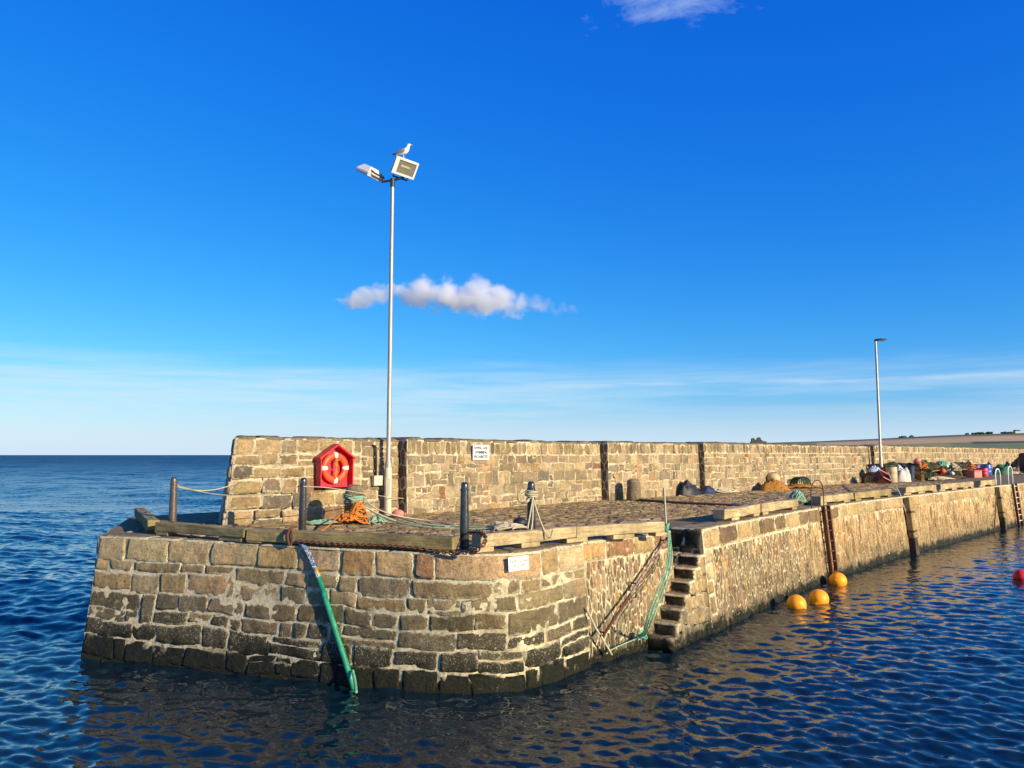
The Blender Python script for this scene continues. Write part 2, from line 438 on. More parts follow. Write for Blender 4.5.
def rubble_cells(x0, x1, y0, y1, asp, radii, tries=60):
    """stones of mixed size; asp > 1 makes them tall and narrow"""
    W, H = (x1 - x0) * asp, y1 - y0; pts = []; grid = {}; rm = radii[0][0]; G = rm * 2
    def near(x, y, k=1):
        gx, gy = int(x // G), int(y // G)
        for i in range(-k, k + 1):
            for j in range(-k, k + 1):
                for q in grid.get((gx + i, gy + j), ()): yield q
    for r0, dens in radii:
        for _ in range(int(dens * W * H / (r0 * r0))):
            r = r0 * U(.82, 1.15); x, y = U(-rm, W + rm), U(-rm, H + rm)
            if all((x - q[0]) ** 2 + (y - q[1]) ** 2 > ((r + q[2]) * .80) ** 2 for q in near(x, y)):
                q = (x, y, r); pts.append(q); grid.setdefault((int(x // G), int(y // G)), []).append(q)
    for px, py, r in pts:
        if not (0 <= px <= W and 0 <= py <= H): continue
        k = r * 2.6
        poly = [(max(0, px - k), max(0, py - k)), (min(W, px + k), max(0, py - k)), (min(W, px + k), min(H, py + k)), (max(0, px - k), min(H, py + k))]
        for qx, qy, qr in near(px, py, 2):
            if qx == px and qy == py: continue
            ex, ey = qx - px, qy - py; d2 = ex * ex + ey * ey
            if d2 > (k * 3) ** 2: continue
            t = (d2 + r * r - qr * qr) / (2 * d2); t = max(.08, t)
            poly = clip(poly, px + ex * t, py + ey * t, ex, ey)
            if len(poly) < 3: break
        if len(poly) >= 3: yield [(x0 + x / asp, y0 + y) for x, y in poly]
def squared_cells(x0, x1, y0, y1, k=1.0):
    """roughly coursed, roughly squared rubble of mixed sizes"""
    y = y0; ph = 0
    def q(a, b, c, d):
        j = lambda m: U(-1, 1) * m
        jx, jy = min(.035 * k, (b - a) * .16), min(.03 * k, (d - c) * .16)
        mx, my = (a + b) / 2, (c + d) / 2
        return [(a + j(jx), c + j(jy)), (mx + j(jx * 2), c + j(jy * .9)), (b + j(jx), c + j(jy)), (b + j(jx * .7), my + j(jy)), (b + j(jx), d + j(jy)), (mx + j(jx * 2), d + j(jy * .9)), (a + j(jx), d + j(jy)), (a + j(jx * .7), my + j(jy))]
    while y < y1 - .02:
        h = U(.15, .30) * k; h = y1 - y if y1 - y - h < .12 * k else h
        x = x0; ph += 3.1; wob = lambda X: k * .05 * mnoise.noise(V((X * .7, ph, 0)))
        while x < x1 - .02:
            w = random.choice((U(.12, .22), U(.2, .34), U(.3, .52))) * k; w = x1 - x if x1 - x - w < .1 * k else w
            yy0 = y + (wob(x) if y > y0 else 0); yy1 = y + h
            r = R()
            if r < .22 and h > .18 * k:
                m = yy0 + (yy1 - yy0) * U(.3, .7); yield q(x, x + w, yy0, m)
                if w > .24 * k: t = x + w * U(.35, .65); yield q(x, t, m, yy1); yield q(t, x + w, m, yy1)
                else: yield q(x, x + w, m, yy1)
            else: yield q(x, x + w, yy0, yy1)
            x += w
        y += h
def block(mb, fn, s0, s1, z0, z1, H, tint, gap=.014, res=.045, seed=0.0, rough=.012, tilt=0.0):
    """one squared block with worn arrises and a hammered face, as a dense grid"""
    s0 += gap; s1 -= gap; z0 += gap; z1 -= gap
    w, h = s1 - s0, z1 - z0
    if w < .03 or h < .03: return
    nx = max(5, int(w / res)); nz = max(5, int(h / res)); rad = min(w, h) * U(.04, .15)
    cj = [(U(-1, 1) * min(.05, w * .09), U(-1, 1) * min(.04, h * .11)) for _ in range(4)]
    vs = []; tc = []
    us = [-.0] + [i / (nx - 1) for i in range(nx)] + [1.0]; ws = [0.0] + [i / (nz - 1) for i in range(nz)] + [1.0]
    for jz, b in enumerate(ws):
        for ix, a in enumerate(us):
            skirt = ix in (0, len(us) - 1) or jz in (0, len(ws) - 1)
            x = (a - .5) * w; y = (b - .5) * h
            # round the corners
            ax, ay = abs(x) - (w / 2 - rad), abs(y) - (h / 2 - rad)
            if ax > 0 and ay > 0:
                m_ = max(ax, ay); l = math.hypot(ax, ay); k = m_ / l
                x = math.copysign(w / 2 - rad + ax * k, x); y = math.copysign(h / 2 - rad + ay * k, y)
            bl = (1 - a) * (1 - b); br = a * (1 - b); tl = (1 - a) * b; tr = a * b
            x += bl * cj[0][0] + br * cj[1][0] + tl * cj[2][0] + tr * cj[3][0]
            y += bl * cj[0][1] + br * cj[1][1] + tl * cj[2][1] + tr * cj[3][1]
            gx, gy = (s0 + s1) / 2 + x, (z0 + z1) / 2 + y
            e = min(w / 2 - abs(x), h / 2 - abs(y))
            nn = mnoise.noise(V((gx * 3 + seed, gy * 3, seed))) * 1.0 + mnoise.noise(V((gx * 9 + seed, gy * 9, seed + 5))) * .6 + mnoise.noise(V((gx * 22, gy * 22, seed + 9))) * .3
            ed = mnoise.noise(V((gx * 7, gy * 7, seed + 3))) * .02 + mnoise.noise(V((gx * 19, gy * 19, seed + 13))) * .014
            if min(a, 1 - a, b, 1 - b) < .5 / max(nx, nz):
                gx += mnoise.noise(V((gx * 8, gy * 8, seed + 20))) * .014; gy += mnoise.noise(V((gx * 8, gy * 8, seed + 30))) * .014
            hh = H * (1 - math.exp(-max(0, e + ed + .004) / .012)) + nn * rough + tilt * y
            if skirt: hh = -.03
            vs.append(fn(gx, gy, hh)); tc.append(tuple(tint[:3]) + (1.0 if skirt else math.exp(-max(0, e + ed * 1.3) / .03),))
    W = len(us)
    mb.add(vs, [(j * W + i, j * W + i + 1, (j + 1) * W + i + 1, (j + 1) * W + i) for j in range(len(ws) - 1) for i in range(W - 1)], tc)

TAN = (.34, .245, .125); OCHRE = (.38, .25, .10); BROWN = (.20, .135, .075); GREY = (.20, .165, .11); DARK = (.11, .088, .05)
PALE = (.46, .37, .22); RED = (.25, .14, .075); OLIVE = (.14, .125, .065)

# pier outline (top edges)
FRONT = [(-7.92, 15.0), (-6.3, 14.4), (-4.5, 13.7), (-2.7, 12.95), (-1.6, 12.52), (-1.0, 12.36), (-.6, 12.30), (-.25, 12.33), (.05, 12.44), (.35, 12.66), (.65, 12.97), (.95, 13.35), (1.25, 13.75)]
NEAR = [(1.15, 13.72), (1.7, 14.2), (2.3, 14.75), (2.8, 15.3), (3.3, 15.95)]
A0 = V((3.95, 16.25, 0)); DIR = V((.597, .802, 0)); NRM = V((.802, -.597, 0))
QUAY = [(3.95, 16.25), (6.2, 19.3), (8.6, 22.4), (12.5, 26.8), (16.7, 31.1), (25.0, 39.5), (36, 50), (52, 66)]
LEFT = [(-9.6, 19.6), (-7.92, 15.0)]
fr_b = lambda s: .30 - .16 * max(0, min(1, (s - 5) / 3))
pF = Path(FRONT, batter=fr_b); pN = Path(NEAR, batter=.14, off=-.06); pQ = Path(QUAY, batter=.2); pL = Path(LEFT, batter=.15)
nb0 = V((3.3, 15.95, 0)) - NRM * .56; nb1 = A0 - NRM * .9
pC = Path([(nb1.x, nb1.y), (A0.x, A0.y)]); pB = Path([(nb0.x, nb0.y), (nb1.x, nb1.y)])

pier = thing('stone_pier', 'old stone harbour pier of weathered sandstone blocks with a rounded corner, cobbled deck and steps', 'pier', (0, 20, 0))
# mortar core
mb = MB(); top = []; bot = []
def outline(P, k=40):
    ss = sorted(set(list(P.l) + [P.len * i / k for i in range(k + 1)]))
    return [(P(s, ZD - .006), P(s, -1.2)) for s in ss]
ol = outline(pL, 4) + outline(pF, 40) + outline(pN, 10)
for q in (nb0, nb1): ol.append((V((q.x, q.y, ZD - .006)), V((q.x, q.y, -1.2))))
ol += outline(pQ, 40)
for x, y in ((52, 86), (-4.0, 25.5), (-7.5, 22.0)): ol.append((V((x, y, ZD - .006)), V((x, y, -1.2))))
n = len(ol); vs = [a for a, b in ol] + [b for a, b in ol]
mb.add(vs, [(i, (i + 1) % n, n + (i + 1) % n, n + i) for i in range(n)])
mb.build('core', M['mortar_f'], pier)
dk = MB(); dk.add([a + V((0, 0, 0)) for a, b in ol], [tuple(range(n))]); dko = dk.build('deck', M['deck'], pier)
deckpoly = [(a.x, a.y) for a, b in ol]
def inside(x, y, poly=deckpoly):
    c = False; j = len(poly) - 1
    for i in range(len(poly)):
        xi, yi = poly[i]; xj, yj = poly[j]
        if (yi > y) != (yj > y) and x < (xj - xi) * (y - yi) / (yj - yi) + xi: c = not c
        j = i
    return c

# squared blocks of the pier head
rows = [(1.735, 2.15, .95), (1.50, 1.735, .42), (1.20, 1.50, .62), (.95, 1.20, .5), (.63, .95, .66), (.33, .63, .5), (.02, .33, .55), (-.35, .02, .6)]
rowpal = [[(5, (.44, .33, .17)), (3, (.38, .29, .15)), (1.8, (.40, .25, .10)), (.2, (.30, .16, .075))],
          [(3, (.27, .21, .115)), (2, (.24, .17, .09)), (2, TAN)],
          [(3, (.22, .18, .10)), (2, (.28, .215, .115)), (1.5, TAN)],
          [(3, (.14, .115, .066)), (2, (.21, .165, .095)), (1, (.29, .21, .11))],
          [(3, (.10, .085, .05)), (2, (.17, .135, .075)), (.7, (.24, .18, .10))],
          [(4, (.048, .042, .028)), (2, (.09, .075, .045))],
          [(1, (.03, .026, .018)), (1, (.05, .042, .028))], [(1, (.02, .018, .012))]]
def courses(P, rows, pal, mb, H=.03, res=.045, gap=.016, rough=.012, big=1.0, wob=.02, bed=0.0):
    if bed:
        P0_ = P
        class BP:
            len = P0_.len
            def __call__(s, d, z, h=0.0):
                k = max(0, min(1, (1.74 - z) / .3)); return P0_(d, z + k * bed * (mnoise.noise(V((d * .55, z * 1.3, 7))) * 1.3 + mnoise.noise(V((d * 1.7, z * 2.2, 3))) * .5), h)
        P = BP()
    for ri, (z0, z1, w) in enumerate(rows):
        s = 0.0
        while s < P.len - .02:
            ww = w * big * U(.6, 1.45)
            if P.len - s - ww < w * .4: ww = P.len - s
            e = min(P.len, s + ww)
            g = gap * U(.7, 1.6); a, b = z0 + (U(-1, 1) * wob if ri < len(rows) - 1 else 0), z1 + (U(-1, 1) * wob if ri else 0)
            # now and then a bed is split into two thin stones
            tb = [(a, b)]
            if ri and R() < .12 and b - a > .24: m_ = a + (b - a) * U(.4, .6); tb = [(a, m_), (m_, b)]
            for k, (aa, bb) in enumerate(tb):
                block(mb, P, s, e, aa, bb, H * U(.6, 1.5), jit(pick(pal[ri]), .22), g * .8, res, U(0, 99), rough)
            s = e
def paired(P, mb, pairs, H, gap, res, rough, bed):
    class BP:
        len = P.len
        def __call__(s, d, z, h=0.0):
            k = max(0, min(1, (1.74 - z) / .3)); return P(d, z + k * bed * (mnoise.noise(V((d * .55, z * 1.3, 7))) * 1.3 + mnoise.noise(V((d * 1.7, z * 2.2, 3))) * .5), h)
    B = BP()
    def put(a, b, z0, z1, pal): block(mb, B, a, b, z0, z1, H * U(.4, 1.7), jit(pick(pal), .28), gap * U(.5, 1.5), res, U(0, 99), rough)
    def run(a, b, z0, z1, pal, w):
        s_ = a
        while s_ < b - .02:
            e = s_ + w * U(.5, 1.6)
            if b - e < w * .4: e = b
            zz0, zz1 = z0 + U(-.012, .012), z1 + U(-.012, .012)
            if R() < .14 and z1 - z0 > .24:
                m_ = zz0 + (zz1 - zz0) * U(.35, .65)
                put(s_, e, zz0, m_, pal); put(s_, e, m_, zz1, pal)
            else: put(s_, e, zz0, zz1, pal)
            s_ = e
    for (z0, zm, z1, w, p0, p1) in pairs:
        s_ = 0.0
        while s_ < P.len - .02:
            if R() < .16:
                e = min(P.len, s_ + U(.3, .55)); e = P.len if P.len - e < .25 else e
                put(s_, e, z0, z1, p1 if R() < .5 else p0)
            else:
                e = min(P.len, s_ + U(.9, 2.4)); e = P.len if P.len - e < .5 else e
                m = zm + U(-.055, .055)
                run(s_, e, z0, m, p0, w * U(.8, 1.35)); run(s_, e, m, z1, p1, w * U(.7, 1.25))
            s_ = e
mb = MB()
def s_at(px):
    return min((abs(512 + F * pF(q_, 2.0).x / pF(q_, 2.0).y - px), q_) for q_ in np.linspace(0, pF.len, 500))[1]
jn = [0.0] + [s_at(x_) for x_ in (133, 174, 216, 262, 302, 343, 378, 416, 438)] + [s_at(540), s_at(557)] + [pF.len]
tn = [(.40, .31, .17)] * 4 + [(.42, .30, .14), (.40, .30, .16), (.40, .24, .11), (.44, .31, .14), (.31, .165, .09), (.43, .30, .16), (.40, .28, .14), (.44, .33, .19)]
for a_, b_, t_ in zip(jn, jn[1:], tn):
    block(mb, pF, a_, b_, 1.735, 2.15, .02, jit(t_, .1), .009, .04, U(0, 99), .016)
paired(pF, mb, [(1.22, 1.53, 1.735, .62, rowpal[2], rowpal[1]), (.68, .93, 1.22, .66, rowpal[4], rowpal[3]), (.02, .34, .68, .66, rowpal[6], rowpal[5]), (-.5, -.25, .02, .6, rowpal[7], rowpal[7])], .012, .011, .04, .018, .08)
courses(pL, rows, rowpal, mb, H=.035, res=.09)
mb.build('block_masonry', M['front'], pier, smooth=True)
TONE[0] = 1.2
# tall thin rubble of the inner faces
pal_q = [(4, (.27, .205, .125)), (3, (.21, .155, .095)), (2, (.25, .185, .11)), (2, GREY), (1.6, OCHRE), (.5, RED), (.6, DARK)]
pal_q2 = [(5, (.38, .26, .125)), (3, (.33, .225, .11)), (2, (.30, .17, .075)), (1, BROWN), (1, (.42, .31, .16))]
mb = MB()
def rub(P, s0, s1, z0, z1, cw, ch, pal, mb, H=.03, gap=.016, j=.36, merge=.06, it=1, rnd=.006):
    a_ = ch / cw; r_ = ch * .5
    for poly in rubble_cells(s0, s1, z0, z1, a_ * .9, [(r_ * 1.45, .06), (r_, .5), (r_ * .7, 1.2), (r_ * .45, 1.5)]):
        stone_poly(mb, poly, P, H * U(.5, 1.5), jit(pick(pal), .25), gap * U(.7, 1.35), rnd, it)
rub(pN, 0, pN.len, -.3, 1.82, .12, .42, pal_q, mb, .020, .016, j=.3, merge=.08)
rub(pQ, .36, 7.2, -.3, 1.72, .125, .42, pal_q, mb, .020, .015, j=.3, merge=.08)
for z0_, z1_ in ((-.3, .1), (.1, .42), (.42, .8), (.8, 1.1), (1.1, 1.42), (1.42, 1.73)): block(mb, pQ, 0.0, U(.3, .46), z0_, z1_, .024, jit(pick([(1, TAN), (1, OCHRE), (1, PALE)])), .012, .06, U(0, 99))
rub(pQ, 7.2, 30, -.3, 1.78, .17, .52, pal_q2, mb, .018, .007, merge=.08)
rub(pQ, 30, pQ.len, -.3, 1.78, .26, .6, pal_q2, mb, .018, .008)
mb.build('rubble_masonry', M['quay'], pier, smooth=True)
# coping course of the inner faces and the dressed course above the rubble
mb = MB()
palc = [(4, TAN), (2, (.40, .27, .13)), (2, BROWN), (1, RED)]
courses(pN, [(1.80, 2.15, .7)], [palc], mb, .04, .06)
mb.build('coping_course', M['quay'], pier, smooth=True); mb = MB()
courses(pQ, [(1.74, 2.15, .85)], [[(4, (.40, .30, .155)), (2, (.36, .25, .12)), (1, BROWN)]], mb, .035, .08)
mb.build('coping_course', M['quay'], pier, smooth=True); mb = MB(); SHADE_PAL = [[(1, (.03, .026, .018)), (1, (.045, .036, .022))]]  # near-black tints put the shade of the stair recess into its stones
courses(pC, [(1.75, 2.15, .5), (1.4, 1.75, .4), (1.0, 1.4, .5), (.5, 1.0, .4), (0, .5, .5)], SHADE_PAL * 5, mb, .02, .07, .004)
courses(pB, [(1.6, 2.15, .4), (1.1, 1.6, .3), (.5, 1.1, .4)], SHADE_PAL * 3, mb, .02, .07, .004)
mb.build('stair_recess', stone_mat('shade_tinted_stone', bumpd=.014, joint=.15, smear=.05), pier, smooth=True)
# top slabs along the edge and the cobbles
mb = MB()
def slabs(P, wid, pal):
    s = 0.0
    while s < P.len - .1:
        w = U(.6, 1.2); e = min(P.len, s + w)
        def fn(a, b, h, P=P): q = P(a, ZD, -b); return V((q.x, q.y, ZD + h))
        block(mb, fn, s, e, -.02, wid * U(.9, 1.1), .016, jit(pick(pal), .15), .012, .09, U(0, 99), .008)
        s = e
slabs(pF, .62, [(1, (.22, .17, .10)), (1, (.26, .19, .10))]); slabs(pN, .55, [(1, BROWN), (1, (.26, .19, .1))])
slabs(pQ, .7, [(1, (.30, .22, .12)), (1, (.24, .18, .10))])
mb.build('edge_slabs', M['front'], pier, smooth=True)
mb = MB()
O = V((-9, 14, 0)); e1 = V((.714, .70, 0)); e2 = V((-.70, .714, 0))
def dk_fn(a, b, h): q = O + e1 * a + e2 * b; return V((q.x, q.y, ZD + h - .004))
edgeP = [(p.x, p.y) for P_ in (pF, pN, pQ) for p in P_.p]
pal_d = [(4, (.34, .235, .105)), (2, (.28, .20, .09)), (2, (.39, .28, .125)), (1, (.22, .17, .09)), (.7, (.40, .30, .15))]
for (a0, a1, cw, ch) in ((-2, 22, .30, .17), (22, 44, .42, .26)):
    for poly in cells(a0, a1, -5.5, 11, cw, ch, .34, .03):
        q = dk_fn(sum(p[0] for p in poly) / len(poly), sum(p[1] for p in poly) / len(poly), 0)
        if q.y > 24.0 + 1.03 * q.x or not inside(q.x, q.y): continue
        if not all(inside(q.x + dx, q.y + dy) for dx, dy in ((.45, -.45), (.1, -.55), (.3, .1), (-.35, -.45), (-.5, 0))): continue
        stone_poly(mb, poly, dk_fn, U(.012, .038), jit(pick(pal_d), .3), .008, .008)
mb.build('cobbles', M['sett'], pier, smooth=True)
# steps
mb = MB()
for k in range(7):
    zt = 1.64 - .225 * k; s0 = -.27 * (k + 1); s1 = -.27 * k
    bt = lambda z: .2 * (ZD - z) / ZD
    def fn(a, z, h): q = A0 + DIR * a + NRM * (h - .02 + bt(z)); return V((q.x, q.y, z))
    def ft(a, d, h, zt=zt): q = A0 + DIR * a - NRM * (d + .0); return V((q.x, q.y, zt + h))
    def frs(d, z, h, s0=s0): q = A0 + DIR * (s0 - h) - NRM * d; return V((q.x, q.y, z))
    c = A0 + DIR * ((s0 + s1) / 2) - NRM * .46
    rot = Matrix((DIR, -NRM, V((0, 0, 1)))).transposed()
    mb.box((c.x, c.y, (zt - .02 - 1.2) / 2), (.25, .86, zt - .02 + 1.2), rot, jit((.30, .22, .12)))
    z = -.2
    while z < zt - .03:
        e = min(zt, z + U(.22, .34)); e = zt if zt - e < .12 else e
        block(mb, fn, s0, s1 + .0, z, e, .03, jit(pick([(2, TAN), (1, OCHRE), (1, PALE), (1, GREY)])), .008, .06, U(0, 99)); z = e
    block(mb, ft, s0 - .03, s1, -.02 - bt(zt), .40, .02, jit((.30, .23, .13)), .004, .05, U(0, 99), .016)
    block(mb, ft, s0 - .03, s1, .40, .88, .02, jit((.22, .18, .10)), .004, .05, U(0, 99), .016)
    block(mb, frs, -bt(zt) - .01, .45, zt - .24, zt, .02, jit((.05, .042, .026)), .008, .06, U(0, 99), .012)  # risers tinted near-black, the shade on them painted into the stone colour
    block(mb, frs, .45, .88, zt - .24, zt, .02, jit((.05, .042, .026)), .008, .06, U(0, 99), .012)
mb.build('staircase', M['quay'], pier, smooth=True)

# ------------------------------------------------------------------ parapet
def wl(px):                                     # base line of the parapet under a picture column
    k = (px - 512) / F; D = 23.3 / (1 - 1.03 * k); return V((k * D, D, 0))
WN = V((.717, -.697, 0)); WT = V((.697, .717, 0))
segs = []
starts = [wl(237), wl(399) + WN * .33, wl(600) + WN * .30, wl(697.5) + WN * .25, wl(869) + WN * .2]
ends = [wl(399), wl(600), wl(697.5), wl(869), V((62, 23.3 + 1.03 * 62, 0))]
tops = [4.08, 4.10, 4.13, 4.17, 4.24]
par = thing('parapet_wall', 'tall stone storm wall of pale mortared rubble along the back of the pier', 'wall', (0, 24, ZD))
TONE[0] = .94; core = MB(); st = MB(); sA = MB(); cap = MB()
pal_p = [(4, (.37, .285, .175)), (3, (.32, .245, .15)), (2, (.27, .215, .14)), (2, (.43, .335, .20)), (.8, (.40, .27, .14)), (.6, (.20, .17, .12)), (.15, RED)]
pal_s = [(3, (.33, .25, .14)), (2, (.26, .19, .11)), (2, (.20, .16, .105)), (1, PALE)]
for i, (a, b, zt) in enumerate(zip(starts, ends, tops)):
    P = Path([(a.x, a.y), (b.x, b.y)], zt, ZD, .06)
    bk = -WN * .95
    if i == 0:
        la, lb = a + V((-.22, .0, 0)), a + V((-.55, .95, 0)) ; lt = a + V((-.42, 1.0, 0))
        top4 = [P(0, zt), P(P.len, zt), P(P.len, zt) + bk, V((lt.x, lt.y, zt))]
        bot4 = [V((la.x, la.y, ZD - .3)), P(P.len, ZD - .3), P(P.len, ZD - .3) + bk, V((lb.x - .2, lb.y, ZD - .3))]
    else:
        top4 = [P(0, zt), P(P.len, zt), P(P.len, zt) + bk, P(0, zt) + bk]
        bot4 = [P(0, ZD - .3), P(P.len, ZD - .3), P(P.len, ZD - .3) + bk, P(0, ZD - .3) + bk]
    core.add(top4 + bot4, [(0, 1, 2, 3), (7, 6, 5, 4)] + [(k, (k + 1) % 4, 4 + (k + 1) % 4, 4 + k) for k in range(4)])
    if i == 0:
        rws = [(3.72, 4.08, .5), (3.45, 3.72, .42), (3.16, 3.45, .5), (2.82, 3.16, .6), (2.48, 2.82, .55), (2.1, 2.48, .6)]
        def fP(s, z, h, P=P):
            q = P(s, z, h); k = max(0, 1 - s / .6) * .22 * (zt - z) / (zt - ZD); return V((q.x - k, q.y, q.z))
        PF = lambda s, z, h=0: fP(s, z, h)
        class W_: pass
        w_ = W_(); w_.len = 3.3
        # big dressed quoins to the left, rubble to the right
        pal_a = [[(3, (.33, .24, .13)), (3, (.38, .28, .15)), (1.2, (.25, .19, .12)), (.3, RED), (.6, (.17, .14, .10))]] * 6
        class PP:
            def __init__(s): s.len = 3.3
            def __call__(s, d, z, h=0): return fP(d, z, h)
        courses(PP(), rws, pal_a, sA, .014, .06, .014, .012, 1.0, .04)
        for poly in squared_cells(3.3, P.len, 2.1, 4.06, 1.15): stone_poly(sA, poly, P, .03 * U(.5, 1.4), jit(pick(pal_p), .22), .016, .006)
        # end face
        pe = Path([(lt.x, lt.y), (a.x - .02, a.y)], zt, ZD, .2)
        courses(pe, rws, pal_a, sA, .03, .08, .014, .012)
    else:
        cw = (.235, .185), (.25, .20), (.28, .22), (.38, .27)
        zs = zt - .40
        far = P.len if i < 4 else 44
        for poly in squared_cells(0, far, 2.1, zs, (1.25, 1.25, 1.3, 1.5)[i - 1]):
            stone_poly(st, poly, P, .018 * U(.4, 1.6), jit(pick(pal_p), .2), .009 * U(.6, 1.5), .007)
        for poly in cells(0, far, zs, zt - .02, .17 + .03 * i, .38, .22, .05):
            stone_poly(st, poly, P, .024 * U(.5, 1.4), jit(pick(pal_s), .22), .011, .006)
        # stepped end of this length of wall
        pe_ = Path([((P(0, 3) + bk).x, (P(0, 3) + bk).y), (P(0, 3).x, P(0, 3).y)], zt, ZD - .3)
        for poly in cells(.5, .95, 2.2, zt - .02, .3, .3, .25): stone_poly(st, poly, pe_, .015, jit((.15, .12, .08)), .012, .004)
    # weathered cap
    s = 0.0; Lc = min(P.len, 60)
    while s < Lc - .05:
        e = min(Lc, s + U(.35, .8)); hz = U(.035, .075)
        def fn(x, y, h, P=P, zt=zt, bk=bk, a=a, i=i): q = P(x, zt) + WN * .03 + ((lt - a).lerp(bk, min(1, x / 1.5)) if i == 0 else bk) * (y * 1.05); return V((q.x, q.y, zt + h))
        block(cap, fn, s, e, 0, 1.0, hz, jit((.15, .125, .085), .3), .006, .16, U(0, 99), .012); s = e
core.build('core', M['mortar_p'], par)
sA.build('dressed_blocks', M['rubble'], par, smooth=True)
st.build('rubble_masonry', M['rubble'], par, smooth=True)
cap.build('wall_cap', M['cap'], par, smooth=True)
def wallpt(px, py, out=0.0):                    # point on the parapet face seen at a picture position
    for a, b in zip(starts, ends):
        n_ = V(((b - a).y, -(b - a).x, 0)).normalized(); d = ray(px, py); o = V((0, 0, CAMZ))
        den = d.dot(n_); t = ((a + n_ * (.06 + out)) - o).dot(n_) / den; q = o + d * t
        if -.4 <= (q - a).dot((b - a).normalized()) <= (b - a).length + .4 * 0 + .1: return q, n_
    return q, n_

